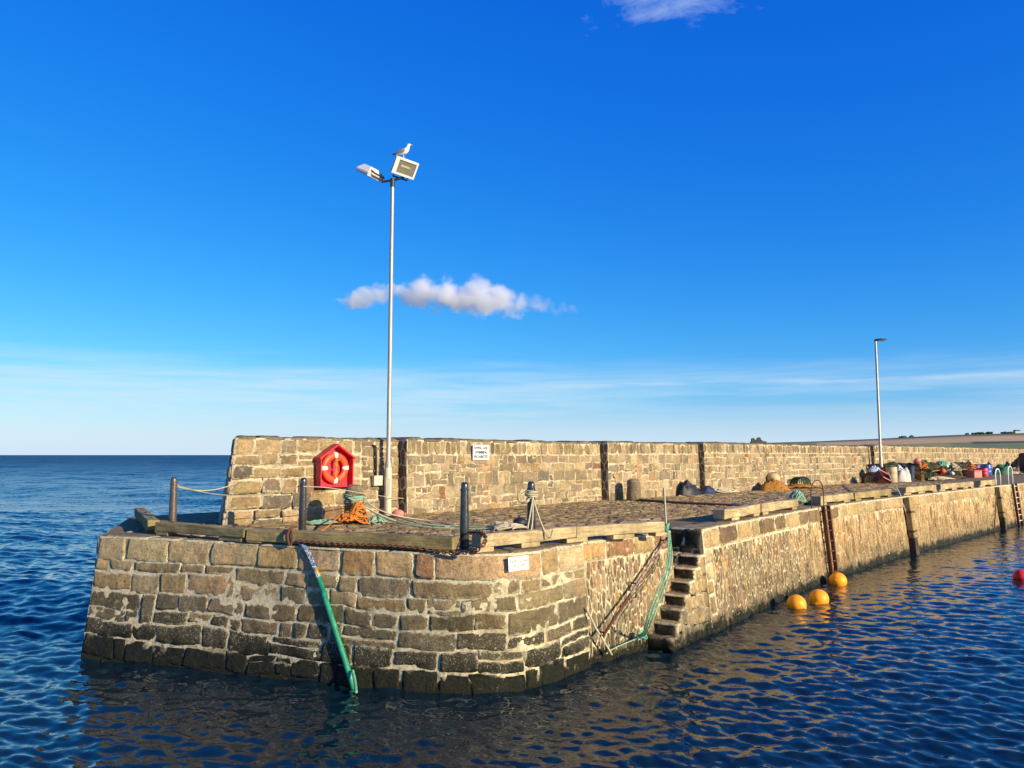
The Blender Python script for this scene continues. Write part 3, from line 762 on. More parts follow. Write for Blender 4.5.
# ------------------------------------------------------------------ water
def make_water():
    az = np.concatenate([np.linspace(-180, -60, 25)[:-1], np.linspace(-60, -38, 30)[:-1], np.linspace(-38, 38, 760), np.linspace(38, 60, 30)[1:], np.linspace(60, 180, 25)[1:-1]])
    az = np.radians(az)
    k = np.concatenate([np.linspace(1.0, .0145, 560), 1 / np.geomspace(71, 9000, 110)])   # depression slope*CAMZ
    r = CAMZ / (k * CAMZ / 3.7) * 1.0
    r = np.concatenate([np.linspace(3.2, 6.5, 50)[:-1], 6.5 * np.power(60 / 6.5, np.linspace(0, 1, 520)), np.geomspace(60.2, 3000, 420), np.geomspace(3100, 30000, 14)])
    rr, aa = np.meshgrid(r, az, indexing='ij')
    X = rr * np.sin(aa); Y = rr * np.cos(aa); Z = np.zeros_like(X)
    sp = np.gradient(r)[:, None] * np.ones_like(X); sp = np.maximum(sp, rr * np.radians(.1))
    rng = np.random.default_rng(5)
    # open sea to the left is livelier than the harbour basin
    open_ = np.clip((-X - 2.0 + .15 * (Y - 12)) / 9, 0, 1); open_ = np.where(Y > 25 + X, np.maximum(open_, 1), open_)
    for i in range(80):
        lam = .15 * (5.0 / .15) ** (i / 79.0) * rng.uniform(.9, 1.1)
        th = math.radians(250 + rng.normal() * 44)      # travel direction of the chop
        kx, ky = math.cos(th) * 2 * math.pi / lam, math.sin(th) * 2 * math.pi / lam
        a_h = .0082 * lam if lam < .42 else .0082 * .42 * (.42 / lam) ** .75
        a_o = .0072 * lam if lam < .9 else .0072 * .9 * (.9 / lam) ** .2
        amp = a_h * (1 - open_) + a_o * open_
        fade = np.clip((lam / sp - 2.2) / 2.5, 0, 1)
        ph = rng.uniform(0, 6.28)
        w = np.sin(kx * X + ky * Y + ph + .8 * np.sin(.9 / max(lam, .6) * (.8 * X - .6 * Y) + ph * 2))
        Z += amp * fade * (w + .22 * np.cos(2 * (kx * X + ky * Y + ph)))
    for i in range(22):                                  # low swell of the open sea only
        lam = 6.5 * (60 / 6.5) ** (i / 21.0) * rng.uniform(.9, 1.1)
        th = math.radians(255 + rng.normal() * 22); kx, ky = math.cos(th) * 2 * math.pi / lam, math.sin(th) * 2 * math.pi / lam
        fade = np.clip((lam / sp - 2.2) / 2.5, 0, 1); ph = rng.uniform(0, 6.28)
        Z += .0042 * lam ** .85 * open_ * fade * np.sin(kx * X + ky * Y + ph + .9 * np.sin(.25 / lam * 6.28 * (X - .4 * Y) + ph * 3))
    nr, na = X.shape
    Z *= 1.0
    co = np.stack([X, Y, Z], -1).reshape(-1, 3)
    idx = np.arange(nr * na).reshape(nr, na); nx_ = np.roll(idx, -1, axis=1)
    q = np.stack([idx[:-1], idx[1:], nx_[1:], nx_[:-1]], -1).reshape(-1, 4)
    me = bpy.data.meshes.new('harbour_water')
    c0 = len(co); co = np.vstack([co, [[0, 0, 0]]])
    me.vertices.add(len(co)); me.vertices.foreach_set('co', co.astype(np.float32).ravel())
    tri = np.stack([np.full(na, c0), idx[0], nx_[0]], -1)
    loops = np.concatenate([q.ravel(), tri.ravel()]); me.loops.add(len(loops)); me.loops.foreach_set('vertex_index', loops.astype(np.int32))
    ls = np.concatenate([np.arange(len(q)) * 4, len(q) * 4 + np.arange(len(tri)) * 3]).astype(np.int32)
    lt = np.concatenate([np.full(len(q), 4), np.full(len(tri), 3)]).astype(np.int32)
    me.polygons.add(len(ls)); me.polygons.foreach_set('loop_start', ls); me.polygons.foreach_set('loop_total', lt)
    me.polygons.foreach_set('use_smooth', np.ones(len(ls), dtype=bool)); me.update(); me.validate()
    if me.polygons[0].normal.z < 0: me.flip_normals()
    o = bpy.data.objects.new('harbour_water', me); COL.objects.link(o); struct(o); o.location.z = .06
    m, nt, b = mat('sea_water'); p = geopos(nt)
    b.inputs['Base Color'].default_value = (.004, .018, .027, 1)
    b.inputs['IOR'].default_value = 1.38; b.inputs['Roughness'].default_value = .045
    # fine ripples as slope noise: near and far water both carry many small facets per pixel
    ln = nt.nodes.new('ShaderNodeVectorMath'); ln.operation = 'LENGTH'; L(nt, p, ln.inputs[0]); d = ln.outputs['Value']
    def slope(scale, det, st):
        n_ = nt.nodes.new('ShaderNodeTexNoise'); n_.inputs['Scale'].default_value = scale; n_.inputs['Detail'].default_value = det; n_.inputs['Roughness'].default_value = .62
        L(nt, scaled(nt, p, (.75, 1.5, 1)), n_.inputs['Vector'])
        v_ = nt.nodes.new('ShaderNodeVectorMath'); v_.operation = 'SUBTRACT'; L(nt, n_.outputs['Color'], v_.inputs[0]); v_.inputs[1].default_value = (.5, .5, .5)
        w_ = nt.nodes.new('ShaderNodeVectorMath'); w_.operation = 'SCALE'; L(nt, v_.outputs[0], w_.inputs[0]); L(nt, st, w_.inputs['Scale']); return w_.outputs[0]
    s1_ = slope(4.6, 4, mrange(nt, d, 9, 70, .20, 1.0)); s2_ = slope(.55, 6, mrange(nt, d, 18, 120, 0.0, 1.1)); s3_ = slope(.06, 5, mrange(nt, d, 120, 900, 0.0, 1.0))
    L(nt, mrange(nt, mth(nt, 'LOGARITHM', d, 10.0), 1.15, 3.0, .04, .40, True), b.inputs['Roughness'])
    acc = nt.nodes.new('ShaderNodeNewGeometry').outputs['Normal']
    for x in (s1_, s2_, s3_):
        ad = nt.nodes.new('ShaderNodeVectorMath'); ad.operation = 'ADD'; L(nt, acc, ad.inputs[0]); L(nt, x, ad.inputs[1]); acc = ad.outputs[0]
    nn_ = nt.nodes.new('ShaderNodeVectorMath'); nn_.operation = 'NORMALIZE'; L(nt, acc, nn_.inputs[0]); L(nt, nn_.outputs[0], b.inputs['Normal'])
    me.materials.append(m)
    return o
make_water()

# ------------------------------------------------------------------ far land
def ridge(px):
    xs = [600, 700, 745, 800, 850, 900, 960, 1024, 1100, 1300]; ys = [453, 446, 443.6, 442, 440, 437.6, 434.8, 433.2, 431, 430]
    return float(np.interp(px, xs, ys))
def land():
    mb = MB(); cols = []; pxs = np.linspace(560, 1330, 150); fs = np.linspace(0, 1.25, 60); r0, r1 = 700, 2000
    for f in fs:
        for px in pxs:
            r = r0 + (r1 - r0) * f
            e = (455 - ridge(px)) / F
            z = -1 + (CAMZ + e * r1 + 1) * (min(1, f) ** .85) - max(0, f - 1) * 60 + mnoise.noise(V((px * .02, f * 4, 0))) * .8
            a = math.atan((px - 512) / F); q = V((r * math.sin(a) / math.cos(a) * 1.0, r, z)); mb.v.append(tuple(q))
            g = f * (455 - ridge(px))
            c = (.20, .19, .06)
            nz = mnoise.noise(V((px * .012, f * 3, 3)))
            if f > .78 + nz * .05: c = (.085, .09, .048)
            elif f > .72 + nz * .04 and px > 790: c = (.24, .25, .08)
            elif f > .36 and px > 815: c = (.62, .36, .15) if f < .64 else (.46, .34, .13)
            elif px > 950: c = (.15, .19, .06)
            elif f < .5: c = (.26, .24, .07)
            if px > 972 and .29 < f < .37: c = (.045, .055, .03)
            mb.t.append(c)
    W = len(pxs)
    mb.f = [(j * W + i, j * W + i + 1, (j + 1) * W + i + 1, (j + 1) * W + i) for j in range(len(fs) - 1) for i in range(W - 1)]
    m, nt, b = mat('far_fields'); at_ = nt.nodes.new('ShaderNodeAttribute'); at_.attribute_name = 'tint'
    p = geopos(nt); n1 = noise(nt, p, .012, 8, .7); n2 = noise(nt, scaled(nt, p, (.3, 1, 1)), .05, 5, .6)
    c = mix(nt, 1.0, at_.outputs['Color'], ramp(nt, n1, [(.3, .7), (.7, 1.3)]), 'MULTIPLY')
    c = mix(nt, .6, c, ramp(nt, n2, [(.3, .7), (.7, 1.3)]), 'MULTIPLY')
    L(nt, c, b.inputs['Base Color']); b.inputs['Roughness'].default_value = 1
    struct(mb.build('hills', m, smooth=True))
land()
# buildings and woods on the skyline
def sky_pt(px, r=1990):
    a = (px - 512) / F; e = (455 - ridge(px)) / F; return V((a * r, r, CAMZ + e * 2000))
q = sky_pt(757); ru = thing('ruined_tower', 'small dark ruined tower and walls on the skyline above the storm wall', 'ruin', q)
mb = MB()
for dx, w, h in ((-12, 8, 13), (-4, 6, 9), (3, 9, 15), (9, 5, 8)): mb.prism([(dx - w / 2, -3), (dx + w / 2, -3), (dx + w / 2, h * .8), (dx + w * .1, h), (dx - w / 2, h * .86)], -4, 4)
mb.build('tower', M['ruin'], ru, local=True)
MB().prism([(-18, -3), (22, -3), (22, 3), (16, 5), (2, 4), (-18, 4)], -5, 5).build('wall', M['ruin'], ru, local=True)
q = sky_pt(1016); fh = thing('farmhouse', 'tiny pale farmhouse with slate roof on the far ridge', 'house', q)
MB().box((0, 0, 1), (12, 8, 8)).build('wall', M['farm_wall'], fh, local=True)
MB().prism([(-6.6, 5), (6.6, 5), (5.6, 8.5), (-5.6, 8.5)], -4.5, 4.5).build('roof', M['roof'], fh, local=True)
for px0, n_, lab in ((978, 12, 'dark wood of low trees on the far ridge, left of the farmhouse'), (1005, 9, 'dark clump of trees on the far ridge beside the farmhouse'), (905, 6, 'low dark thicket on the far ridge, nearest the distant lamp post')):
    mb = MB()
    for i in range(n_):
        c = sky_pt(px0 + U(-10, 10) * (1.2 if n_ > 6 else .8), 1985 + U(-20, 10)); s_ = U(2.5, 5) * (1 if n_ > 6 else .6)
        for _ in range(26):
            a = c + V((U(-1, 1) * s_ * 1.2, U(-1, 1) * s_, U(-.6, 1) * s_ * .8)); r_ = U(1.2, 2.6); mb.ball(a, (r_, r_, r_ * .8), 6, 4)
    o = mb.build('tree_clump', M['foliage']); tag(o, lab, 'trees'); o['kind'] = 'stuff'

# ------------------------------------------------------------------ timber baulks
def baulk(p0, p1, w, h, lift, material, label, spacers, group='timber baulks along the quay edge', cut=0):
    d = p1 - p0; Ln = d.length; rz = math.atan2(d.y, d.x)
    mb = MB(); nseg = max(4, int(Ln / .4)); vs = []
    for i in range(nseg + 1):
        x = Ln * i / nseg; k = lambda: U(-.012, .012)
        vs += [(x, -w / 2 + k(), lift + k()), (x, w / 2 + k(), lift), (x, w / 2, lift + h + k()), (x, -w / 2 + k(), lift + h + k())]
    fs = [(0, 1, 2, 3), tuple(nseg * 4 + i for i in (3, 2, 1, 0))]
    for i in range(nseg):
        for k in range(4): l = (k + 1) % 4; fs.append((i * 4 + k, i * 4 + l, (i + 1) * 4 + l, (i + 1) * 4 + k))
    mb.add(vs, fs)
    o = mb.build('timber_baulk', material, origin=(p0.x, p0.y, ZD + .018), local=True, bevel=.018); o.rotation_euler.z = rz
    tag(o, label, 'timber', group)
    for s_, l_ in spacers:
        MB().box((s_ * Ln, 0, lift / 2 + .001), (l_, w * .9, lift - .004)).build('spacer', material, o, local=True, bevel=.01)
    for s_ in (.15, .5, .85):
        MB().lathe([(.0, 0), (.028, 0), (.028, .018), (.012, .026)], 8, (s_ * Ln, 0, lift + h)).build('bolt', M['rust'], o, local=True)
    return o
b1a = pF(.9, ZD, -.35); b1b = pF(3.35, ZD, -.33); b2b = pF(7.25, ZD, -.33)
def P2(px, py): return at(px, py, ZD)
b_l0 = P2(153, 534.5); b_l1 = P2(139, 519.5)
baulk(b_l0, b_l1, .22, .2, .06, M['wood_old'], 'grey timber baulk running back along the seaward side of the pier head', [(.1, .3), (.85, .3)])
t0, t1 = P2(160, 535.5), P2(249, 543); t2 = P2(456, 553)
baulk(t0, t1, .24, .17, .075, M['wood_old'], 'weathered timber baulk in front of the bollard at the seaward end', [(.08, .35), (.85, .6)])
baulk(t1 + V((.02, 0, 0)), t2, .25, .21, .03, M['wood_old'], 'long weathered timber baulk with the rusty chain along its face', [(.04, .3), (.5, 1.4), (.93, .4)])
u0, u1 = P2(476, 553.5), P2(572, 543); u2 = P2(661, 536.5)
baulk(u0, u1, .24, .20, .08, M['wood_new'], 'pale timber baulk between the dark bollard and the roped bollard', [(.05, .35), (.5, .42), (.95, .25)])
baulk(u1 + (u2 - u1).normalized() * .02, u2, .24, .20, .08, M['wood_new'], 'pale timber baulk ending at the steel post by the steps', [(.06, .25), (.52, .5), (.95, .25)])
def qp(px, inn):                                # quay edge point under a picture column, set back from the edge
    best = None
    for i in range(600):
        s_ = pQ.len * i / 600; q_ = pQ(s_, ZD, -inn); e_ = abs(512 + F * q_.x / (q_.y) - px)
        if best is None or e_ < best[0]: best = (e_, q_)
    return best[1]
for (x0, x1, mt, lab, sp) in ((717, 752, 'wood_new', 'pale timber baulk beside the top of the steps, its cut end to the camera', [(.3, .5), (.9, .4)]),
                              (754, 791, 'wood_new', 'pale timber baulk with green netting snagged on its end', [(.1, .4), (.9, .4)]),
                              (813, 846, 'wood_new', 'timber baulk just beyond the rusty ladder hoop', [(.1, .5), (.8, .6)]),
                              (848, 884, 'wood_old', 'timber baulk between the rusty ladder and the timber fender', [(.1, .5), (.6, .6), (.95, .3)]),
                              (899, 930, 'wood_new', 'timber baulk just beyond the timber fender', [(.06, .8), (.5, .8), (.95, .6)]),
                              (934, 967, 'wood_new', 'timber baulk in front of the blue barrel, gapped underneath', [(.05, .8), (.4, .7), (.75, .7), (.97, .4)]),
                              (974, 990, 'wood_new', 'short timber baulk in front of the green tarpaulin heap', [(.1, 1), (.8, 1)])):
    baulk(qp(x0, .3), qp(x1, .3), .28, .22, .07, M[mt], lab, sp)

# ------------------------------------------------------------------ bollards
def bollard(px, D, material, label, h=1.1):
    k = (px - 512) / F; p = V((k * D, D, ZD)); t = thing('bollard', label, 'bollard', p, 'steel bollards on the pier head')
    MB().lathe([(.078, 0), (.078, h * .3), (.068, h * .86)], 24).build('post', material, t, local=True, smooth=True, angle=40)
    MB().lathe([(.068, h * .86), (.076, h * .865), (.076, h * .89), (.064, h * .90), (.064, h * .95), (.055, h * .98), (.035, h * .997), (.008, h)], 24).build('cap', material, t, local=True, smooth=True, angle=40)
    MB().lathe([(.10, -.002), (.10, .012), (.0, .013)], 24).build('base_plate', material, t, local=True)
    MB().tube([V((.085 * math.cos(a), .02 * math.sin(a) * 0 - .0, h * .84 + .03 * math.sin(a))) + V((.03, -.02, 0)) for a in [i * math.pi / 5 for i in range(10)]], .008, 6, True).build('eyelet', M['galv'], t, local=True, smooth=True)
    return p
B1 = bollard(176.5, 15.9, M['brown_steel'], 'brownish steel bollard standing alone at the seaward corner')
B2 = bollard(305, 15.5, M['black_paint'], 'black steel bollard below the red lifebuoy housing')
B3 = bollard(465, 12.95, M['black_paint'], 'black steel bollard in the gap between grey and pale timbers')
B4 = bollard(531, 13.3, M['black_paint'], 'black steel bollard wrapped with pale rope')
def sag(a, b, s, n=16): return [a.lerp(b, i / n) - V((0, 0, s * 4 * (i / n) * (1 - i / n))) for i in range(n + 1)]
Z1 = V((0, 0, .95))
tag(MB().tube(sag(B1 + Z1, B2 + Z1, .22), .011, 6).build('rope', M['rope_pale'], origin=B1, smooth=True), 'pale rope sagging between the two left bollards', 'rope')
tag(MB().tube(sag(B1 + Z1 + V((0, 0, -.02)), atD(237, 482.5, 17.05), .14), .011, 6).build('rope', M['rope_pale'], origin=B1, smooth=True), 'pale rope from the brownish bollard to the end of the storm wall', 'rope')
tag(MB().tube([B2 + V((.02, -.09, .93)), atD(330, 487.5, 16), atD(360, 493, 17), atD(388, 497, 19.4), atD(410, 499, 20.3)], .008, 6, smooth=2).build('rope', M['rope_pale'], origin=B2, smooth=True), 'thin slack line from the black bollard past the lamp post', 'rope')

# rope wrapped round the last bollard
def ringpts(c, r, z, tilt=0, n=18): return [c + V((r * math.cos(2 * math.pi * i / n), r * math.sin(2 * math.pi * i / n), z + tilt * math.cos(2 * math.pi * i / n))) for i in range(n)]
mb = MB()
for k in range(5): mb.tube(ringpts(B4, .085 + .012 * (k % 3), .82 + .028 * k, U(-.05, .05)), .014, 6, True)
for k in range(5):
    c = B4 + V((-.13, -.05, .84)); mb.tube([c + V((.10 * math.cos(a) * U(.8, 1.2), .04 * math.sin(a * 2), .10 * math.sin(a) * U(.8, 1.3))) for a in [i * .6283 for i in range(10)]], .012, 6, True, 0)
mb.tube([B4 + V((.03, -.09, .86)), B4 + V((-.03, -.14, .5)), B4 + V((-.12, -.26, .06))], .014, 6, smooth=2)
mb.tube([B4 + V((.02, -.09, .84)), B4 + V((.14, -.14, .45)), B4 + V((.30, -.2, .10)), B4 + V((.36, -.25, .30))], .014, 6, smooth=2)
mb.tube([B4 + V((.03, -.09, .80)), B4 + V((.02, -.15, .4)), B4 + V((-.05, -.25, .10))], .014, 6, smooth=2)
tag(mb.build('mooring_rope', M['rope_pale'], origin=B4, smooth=True), 'pale rope knotted round the top of a black bollard with hanging ends', 'rope')

def tangle(mb, c, rx, ry, h, n, r=.014, loops=14, lie=None):
    """a heap of rope: loose overlapping loops lying on a mound"""
    for _ in range(n):
        pts = []; a0 = U(0, 6.28); ox, oy = U(-.4, .4) * rx, U(-.4, .4) * ry; ra = U(.3, .7); rb = U(.25, .7); ph = U(0, 6.28); zz = R()
        for i in range(loops):
            a = a0 + i * .55
            x = ox + rx * ra * math.cos(a) + U(-.06, .06) * rx; y = oy + ry * rb * math.sin(a + ph * .2) + U(-.06, .06) * ry
            m_ = max(0, 1 - (x / rx) ** 2 - (y / ry) ** 2); z = h * m_ * (.35 + .65 * zz) + r + abs(math.sin(a * 1.7 + ph)) * .04
            pts.append(c + V((x, y, z)))
        mb.tube(pts, r, 5, smooth=1)
    return mb

# stone mooring posts
def mooring(p, r, h, label):
    mb = MB(); vs = [];
    prof = [(r * 1.04, -.05), (r * 1.02, h * .3), (r * .98, h * .7), (r * .97, h * .86), (r * .9, h * .93), (r * .72, h * .975), (r * .4, h), (.01, h * 1.004)]
    mb.lathe(prof, 28, p)
    mb.v = [(x + mnoise.noise(V((x * 6, y * 6, z * 6))) * .02, y + mnoise.noise(V((x * 6, y * 6, z * 6 + 9))) * .02, z + mnoise.noise(V((x * 5, y * 5, z))) * .02) for x, y, z in mb.v]
    mb.t = [(.26, .20, .12)] * len(mb.v)
    return tag(mb.build('mooring_post', M['rubble'], origin=p, smooth=True), label, 'mooring post')
MP1 = V((-3.56, 17.55, ZD)); mooring(MP1, .215, .88, 'short round-topped stone mooring post heaped with orange and green rope')
MP2 = V((4.12, 26.25, ZD)); mooring(MP2, .24, .74, 'short stone mooring post standing clear against the storm wall')
c0 = MP1 + V((-.02, -.33, 0))
mb = MB(); tangle(mb, MP1 + V((.02, -.42, 0)), .40, .28, .3, 30, .016)
tangle(mb, MP1 + V((.18, -.45, .05)), .26, .2, .45, 14, .018)
mb.tube([MP1 + V((-.2, -.5, .25)), at(320, 534, ZD + .1), at(300, 536, ZD + .05)], .016, 6, smooth=2)
for k in range(4): mb.tube(ringpts(MP1, .24, .3 + .05 * k, .06), .017, 6, True)
tag(mb.build('rope_pile', M['rope_orange'], origin=MP1, smooth=True), 'tangled orange rope heaped against the front of the stone post', 'rope')
mb = MB()
for k in range(5): mb.tube(ringpts(MP1, .235 + .006 * k, .50 + .035 * k, U(-.05, .05)), .016, 6, True)
tangle(mb, MP1 + V((.55, -.25, 0)), .28, .22, .16, 10, .015); tangle(mb, MP1 + V((-.55, -.55, 0)), .5, .16, .10, 8, .015)
pl0 = MP1 + V((.2, -.12, .55))
mb.tube([pl0, at(380, 511, ZD + .25), at(410, 521, ZD + .12), at(430, 525, ZD + .05), at(465, 526.5, ZD + .03), at(497, 528, ZD + .03)], .017, 6, smooth=2)
mb.tube([pl0 + V((0, 0, -.1)), at(378, 516, ZD + .2), at(402, 524, ZD + .08), at(432, 528, ZD + .03), at(470, 528.4, ZD + .03), at(496, 529, ZD + .03)], .017, 6, smooth=2)
tag(mb.build('mooring_rope', M['rope_mint'], origin=MP1, smooth=True), 'faded green rope looped round the stone post and stretched along the deck', 'rope')
mb = MB(); pl1 = MP1 + V((.22, -.1, .62))
mb.tube([pl1, at(372, 507, ZD + .4), at(392, 515, ZD + .22), at(412, 518.5, ZD + .12), at(440, 522, ZD + .04), at(462, 527, ZD + .03)], .013, 6, smooth=2)
mb.tube([MP1 + V((-.1, -.24, .6)), at(362, 505, ZD + .45), at(378, 514, ZD + .25), at(396, 521, ZD + .1)], .016, 6, smooth=2)
tag(mb.build('mooring_rope', M['rope_pale'], origin=MP1, smooth=True), 'pale rope running from the stone post past the lamp post foot', 'rope')
q = at(398, 518, ZD)
tag(MB().ball(q + V((0, 0, .1)), (.16, .12, .11), 12, 8).tube([q + V((.15, 0, .1)), q + V((.2, 0, .1))], .03, 8).build('float', M['pink'], origin=q, smooth=True), 'small faded pink float lying at the foot of the lamp post', 'float')
q = at(512, 531, ZD); mb = MB(); tangle(mb, q, .42, .2, .10, 12, .02)
tag(mb.build('rope_pile', M['rope_pale'], origin=q, smooth=True), 'low coil of pale rope on the cobbles behind the pale timber', 'rope')
q = at(501, 529, ZD); mb = MB(); block(mb, lambda a, b, h: V((q.x + a, q.y - .12 - h, ZD + b)), -.14, .14, 0, .17, .06, (.2, .15, .09), .004, .03); mb.box(q + V((0, 0, .083)), (.25, .24, .16), None, (.2, .15, .09))
tag(mb.build('stone_block', M['rubble'], origin=q, smooth=False), 'small brown stone block on the deck holding the green rope ends', 'stone')
q = at(520, 527, ZD); tag(MB().ball(q + V((0, 0, .09)), (.16, .12, .12), 12, 8).tube(ringpts(q + V((.22, 0, 0)), .1, .06), .03, 6, True).build('rubber_fender', M['black_rubber'], origin=q, smooth=True), 'small black rubber fender on the cobbles beside the roped bollard', 'fender')

# ------------------------------------------------------------------ rusty chain and ring
def chain(mb, pts, link=.085, r=.0105):
    pts = [V(p) for p in pts]
    for _ in range(2):
        qn = [pts[0]]
        for a, b in zip(pts, pts[1:]): qn += [a * .75 + b * .25, a * .25 + b * .75]
        qn.append(pts[-1]); pts = qn
    ls = [0]
    for a, b in zip(pts, pts[1:]): ls.append(ls[-1] + (b - a).length)
    def P_(s):
        for i in range(len(ls) - 1):
            if ls[i + 1] >= s: return pts[i].lerp(pts[i + 1], (s - ls[i]) / max(1e-6, ls[i + 1] - ls[i]))
        return pts[-1]
    s = 0; k = 0; pitch = link * .72
    while s + link < ls[-1]:
        a, b = P_(s), P_(s + link); t = (b - a).normalized(); u = t.cross(V((0, 0, 1)))
        if u.length < .1: u = t.cross(V((0, 1, 0)))
        u.normalize(); w = t.cross(u); c = (a + b) / 2
        if k % 2: u, w = w, u
        mb.tube([c + t * (link * .5 * math.cos(x)) + u * (link * .33 * math.sin(x)) for x in [i * .6283 for i in range(10)]], r, 5, True)
        s += pitch; k += 1
fd = (t2 - t1).normalized(); fn_ = V((fd.y, -fd.x, 0))
def bf(px, py, z, o=.02):                       # a point on the face of the long baulk
    d = ray(px, py); nrm = fn_; t = ((t1 + fn_ * (.125 + o)) - V((0, 0, CAMZ))).dot(nrm) / d.dot(nrm); q_ = V((0, 0, CAMZ)) + d * t
    return q_
mb = MB(); chain(mb, [bf(296, 541, 0), bf(318, 543.5, 0), bf(345, 545, 0), bf(375, 545.5, 0), bf(405, 547, 0), bf(432, 551, 0), bf(452, 553, 0, .06), atD(468, 552.5, 12.1), atD(479, 550, 12.0), atD(486, 542, 12.0), atD(485, 534, 12.2), atD(478, 531.5, 12.5), atD(468, 533, 12.84)])
tag(mb.build('chain', M['rust'], origin=bf(375, 547, 0), smooth=True), 'rusty chain draped along the face of the long timber', 'chain')
q = bf(291, 536, 0, .0)
mb = MB(); mb.tube([q + V((0, 0, -.16)) + fn_ * .03, q + fn_ * .05 + V((-.03, 0, -.05)), q + fn_ * .05 + V((-.03, 0, .06)), q + V((0, 0, .14)), q - fn_ * .14 + V((0, 0, .15))], .024, 8, smooth=2)
mb.tube([q + V((.02, 0, -.16)) + fn_ * .03, q + fn_ * .05 + V((.05, 0, -.06)), q + fn_ * .04 + V((.04, 0, .06)), q + V((0, 0, .13))], .018, 8, smooth=2)
tag(mb.build('mooring_ring', M['rust'], origin=q, smooth=True), 'rusty iron ring strapped round the timber above the green pipe', 'ring')

# ------------------------------------------------------------------ green pipe fender
def face(px, py, out):                          # point a little proud of the front face at a picture position
    d = ray(px, py); best = None
    for i in range(400):
        t = 11 + i * .02
        q_ = V((0, 0, CAMZ)) + d * (t / d.y)
        # signed distance: find nearest s on the front path
        e = 1e9
        for a, nn, s_ in FS:
            dd = (q_ - a); dd.z = 0
            if dd.length < e: e = dd.length; hit = dd.dot(nn) - fr_b(s_) * (ZD - q_.z) / ZD
        if hit < out: return q_
    return q_
FS = [(pF.base(s_)[0], pF.base(s_)[1], s_) for s_ in np.linspace(0, pF.len, 160)]
f0 = face(297, 542, .05); f1 = face(306, 547, .06); f2 = face(314, 566, .07); f3 = face(318.5, 577, .075); f4 = face(333, 623, .085); f5 = face(350, 676, .09); f6 = f5 + (f5 - f4) * .25; 
gp = thing('pipe_fender', 'leaning green plastic pipe roped down the front face into the water', 'fender', V((f4.x, f4.y, 0)))
MB().tube([f3, f4, f5, f6], .047, 14).build('pipe', M['pipe_green'], gp, smooth=True)
MB().tube([f2 + (f3 - f2) * .3, f3 + (f4 - f3) * .10], .04, 14).build('sleeve', M['pipe_yellow'], gp, smooth=True)
mb = MB()
for k in range(3): mb.tube([f0 + V((.03 * k - .03, 0, .02)), f1 + V((.035 * k - .035, -.01 * k, 0)), f2 + V((.025 * k - .025, 0, 0)), f3 + V((.012 * k - .012, -.045, 0))], .012, 6, smooth=2)
mb.build('lashing', M['rope_blue'], gp, smooth=True)
mb = MB(); tangle(mb, V((f5.x, f5.y, -.08)), .12, .1, .06, 3, .014); mb.tube([f5 + V((.05, -.05, .1)), f5 + V((.12, -.2, -.02)), f5 + V((.2, -.5, -.1))], .025, 6, smooth=2)
mb.build('rope_end', M['rope_green'], gp, smooth=True)

# ------------------------------------------------------------------ notice on the corner stone
def text_mesh(body, size, material, parent, loc, rot, name='lettering', sx=1.0):
    cu = bpy.data.curves.new('t', 'FONT'); cu.body = body; cu.size = size; cu.extrude = .0015; cu.offset = size * .03; cu.align_x = 'CENTER'; cu.align_y = 'CENTER'; cu.space_line = 1.05
    o = bpy.data.objects.new('t', cu); COL.objects.link(o)
    me = bpy.data.meshes.new_from_object(o.evaluated_get(bpy.context.evaluated_depsgraph_get())); bpy.data.objects.remove(o)
    me.materials.clear(); me.materials.append(material)
    n_ = bpy.data.objects.new(name, me); COL.objects.link(n_); n_.parent = parent; n_.location = loc; n_.rotation_euler = rot; n_.scale.x = sx
    return n_
pc = face(518.5, 563.5, .075)
e = 1e9
for a, nn, s_ in FS:
    d_ = (pc - a).to_2d().length
    if d_ < e: e = d_; nn0 = nn
rz = math.atan2(nn0.x, -nn0.y)
no = thing('notice', 'small white notice plate on the rounded corner stone', 'sign', pc, None, rz); no.rotation_euler = (0, 0, rz)
MB().box((0, 0, 0), (.37, .012, .22)).build('plate', M['sign'], no, local=True, bevel=.002)
for k_, l_ in enumerate(('KEEP CLEAR', 'OF STEPS')): text_mesh(l_, .06, M['grey_letter'], no, (0, -.0085, .035 - .07 * k_), (math.pi / 2, 0, 0))
no.rotation_euler = (0, math.radians(-3), rz)

# ------------------------------------------------------------------ items on the parapet face
pc, wn = wallpt(481, 452.5, .03); rz = math.atan2(wn.x, -wn.y)
sg = thing('warning_sign', 'white rectangular warning sign with three lines of dark lettering on the storm wall', 'sign', pc); sg.rotation_euler = (0, 0, rz)
MB().box((0, 0, 0), (.66, .015, .43)).build('panel', M['sign'], sg, local=True, bevel=.003)
for k_, l_ in enumerate(('DIVING AND', 'SWIMMING', 'PROHIBITED')): text_mesh(l_, .12, M['black'], sg, (0, -.0105, .125 - .125 * k_), (math.pi / 2, 0, 0), sx=.86)
pc, wn = wallpt(332.5, 465, .03); rz = math.atan2(wn.x, -wn.y)
lb = thing('lifebuoy_housing', 'red house-shaped lifebuoy housing fixed to the storm wall', 'housing', pc); lb.rotation_euler = (0, 0, rz)
w, zb, ze, zp = .455, -.52, .17, .47
MB().prism([(-w, zb), (w, zb), (w, ze), (0, zp), (-w, ze)], -.02, .0).build('back_panel', M['red'], lb, local=True)
mb = MB(); Tt = .022; Dp = -.22
